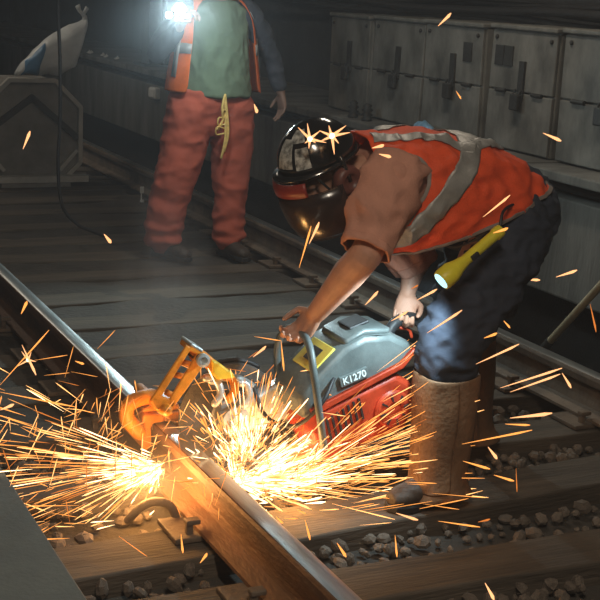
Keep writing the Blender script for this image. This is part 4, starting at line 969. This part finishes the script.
def spray(name, lb, src, gens, parts):
    """sparks too many to count: thousands of splinters in three heats"""
    t_ = thing(name, src, lb, 'sparks'); t_['kind'] = 'stuff'
    gs = {'core': G(), 'hot': G(), 'mid': G(), 'dim': G()}
    for fn, n in gens:
        for k in range(n):
            r_ = fn(k)
            if r_: a, b, r, m_ = r_; sliver(gs[m_], a, b, r)
    for m_, g in gs.items():
        if g.f:
            o = build({'core': 'blinding_sparks', 'hot': 'white_hot_sparks', 'mid': 'yellow_sparks', 'dim': 'dull_sparks'}[m_], g, M[m_], t_, fix=False); o['kind'] = 'stuff'
    return t_
def gs_(s_): return R3.gauss(0, s_)
SL = V((1.375, 3.775, .10)); SR = V((1.60, 3.66, .06))
def fan(src, dirs, spread, dmin, dmax, L, r, droop=.0):
    def fn(k):
        d = V(R3.choice(dirs)); d = (d.normalized() + V((gs_(spread), gs_(spread), gs_(spread)))).normalized()
        t_ = dmin + (dmax - dmin) * R3.random() ** 1.35; l_ = L * R3.uniform(.35, 1.5)
        a = V(src) + V((gs_(.012), gs_(.012), gs_(.012))) + d * t_ - V((0, 0, droop * t_ * t_)); b = a + d * l_ - V((0, 0, droop * (2 * t_ * l_)))
        if min(a.z, b.z) < .004 : 
            a.z = max(a.z, .006); b.z = max(b.z, .006 + .3 * l_)
        h = R3.random(); m_ = 'hot' if h < .62 - .7 * t_ / dmax * .6 else ('mid' if h < .88 else 'dim')
        if t_ < .20 and R3.random() < (.8 - 3.4 * t_): m_ = 'core'
        elif R3.random() < .06: m_ = 'core'
        return a, b, r * R3.uniform(.6, 1.3), m_
    return fn
def chaos(c, sx, L, r):
    def fn(k):
        p = V(c) + V((gs_(sx[0]), gs_(sx[1]), abs(gs_(sx[2])))); p.z = max(p.z, .01)
        a = R3.uniform(-.5, 1.9); d = (RIGHT * math.cos(a) - DOWN * math.sin(a) + V((0, gs_(.5), 0))).normalized()
        l_ = L * R3.uniform(.3, 1.4); q = p + d * l_; q.z = max(q.z, .01)
        return p, q, r * R3.uniform(.6, 1.3), R3.choice(('hot', 'mid', 'mid', 'dim'))
    return fn
spray('spark_spray', 'dense spray of yellow sparks shooting left from the cut in the rail', SL,
      [(fan(SL, [(-1, -.45, .02), (-1, -.30, .16), (-1, -.5, -.02), (-1, -.1, .28), (-1, -.4, .14), (-1, .1, .34)], .17, .02, .66, .13, .0018, .05), 270),
       (fan(SL, [(-1, -.5, -.02), (-1, -.8, 0)], .28, .0, .17, .06, .0034), 150),
       (chaos((1.15, 3.7, .08), (.19, .24, .15), .09, .0017), 170)], None)
spray('spark_spray', 'fierce spray of sparks pouring out beneath the saw towards the gaiters', SR,
      [(fan(SR, [(1, -.15, .28), (1, -.3, .15), (1, -.1, .45), (1, -.4, .05), (1, -.2, .35)], .17, .02, .68, .14, .0018, .05), 430),
       (fan(SR, [(1, -.4, .08), (.6, -.5, .15), (-.2, -.2, .5)], .34, .0, .24, .06, .0036), 460),
       (chaos((1.62, 3.66, .05), (.14, .14, .16), .065, .0018), 260),
       (fan((1.66, 3.50, .08), [(1, -.1, .55), (1, -.1, .40), (1, 0, .7), (1, -.1, .3)], .14, .05, .52, .12, .0017), 150),
       (fan((1.62, 3.62, .14), [(-.3, -.2, 1), (.3, -.2, 1), (0, -.2, 1), (-.6, -.2, .8)], .38, .02, .28, .06, .0018), 230)], None)

# ------------------------------------------------------------------ smoke hanging over the track
def smoke(name, g, dens, lb, col=(.85, .9, 1), noise_sc=None, an=.35):
    mt = bpy.data.materials.new('thin_smoke'); mt.use_nodes = True; nt = mt.node_tree; nt.nodes.clear()
    o_ = nt.nodes.new('ShaderNodeOutputMaterial'); v = nt.nodes.new('ShaderNodeVolumeScatter'); v.inputs['Color'].default_value = (*col, 1); v.inputs['Density'].default_value = dens; v.inputs['Anisotropy'].default_value = an
    nt.links.new(v.outputs[0], o_.inputs['Volume'])
    o = build(name, g, mt); tag(o, lb, 'smoke', kind='stuff'); return o
g = G(); g.box((1.1, 8, 1.62), (7.3, 24.0, 3.3)); smoke('smoke', g, .0060, 'thin bluish smoke hanging along the whole track')
def plume(name, c, rad, dens, lb, sc=4., col=(.9, .93, 1)):
    """denser cloud that fades out towards its rim"""
    mt = bpy.data.materials.new('rising_smoke'); mt.use_nodes = True; nt = mt.node_tree; nt.nodes.clear(); N, L = nt.nodes, nt.links
    o_ = N.new('ShaderNodeOutputMaterial'); v = N.new('ShaderNodeVolumeScatter'); v.inputs['Color'].default_value = (*col, 1); v.inputs['Anisotropy'].default_value = .3
    tc = N.new('ShaderNodeTexCoord'); ln = N.new('ShaderNodeVectorMath'); ln.operation = 'LENGTH'; L.new(tc.outputs['Object'], ln.inputs[0])
    mr = N.new('ShaderNodeMapRange'); mr.inputs[1].default_value = 1; mr.inputs[2].default_value = 0; mr.interpolation_type = 'SMOOTHERSTEP'; L.new(ln.outputs['Value'], mr.inputs[0])
    nz = N.new('ShaderNodeTexNoise'); nz.inputs['Scale'].default_value = sc; nz.inputs['Detail'].default_value = 3; L.new(tc.outputs['Object'], nz.inputs['Vector'])
    m2 = N.new('ShaderNodeMapRange'); m2.inputs[1].default_value = .35; m2.inputs[2].default_value = .75; L.new(nz.outputs['Fac'], m2.inputs[0])
    mu = N.new('ShaderNodeMath'); mu.operation = 'MULTIPLY'; L.new(mr.outputs[0], mu.inputs[0]); L.new(m2.outputs[0], mu.inputs[1])
    m3 = N.new('ShaderNodeMath'); m3.operation = 'MULTIPLY'; m3.inputs[1].default_value = dens; L.new(mu.outputs[0], m3.inputs[0]); L.new(m3.outputs[0], v.inputs['Density']); L.new(v.outputs[0], o_.inputs['Volume'])
    g = G(); g.ell((0, 0, 0), (1, 1, 1), nu=20, nv=13)
    me = bpy.data.meshes.new(name); me.from_pydata([tuple(p) for p in g.v], [], g.f); me.update(); o = link(name, me, mt); o.location = c; o.scale = rad
    return tag(o, lb, 'smoke', kind='stuff')
plume('smoke_plume', (1.42, 3.95, .62), (.22, .22, .62), 1.5, 'pale bluish plume of smoke rising from the cut in the rail', 1.6)
plume('smoke_plume', (1.42, 3.66, .16), (.75, .45, .32), .9, 'orange glow around the cut and the sparks, added as low smoke', 1.5, (1, .9, .8))  # volume added and tinted warm to carry the glow of the sparks
plume('smoke_plume', (2.45, 7.2, 1.45), (1.0, .8, .9), .16, 'bluish haze glowing around the hand lamp', 1.2)
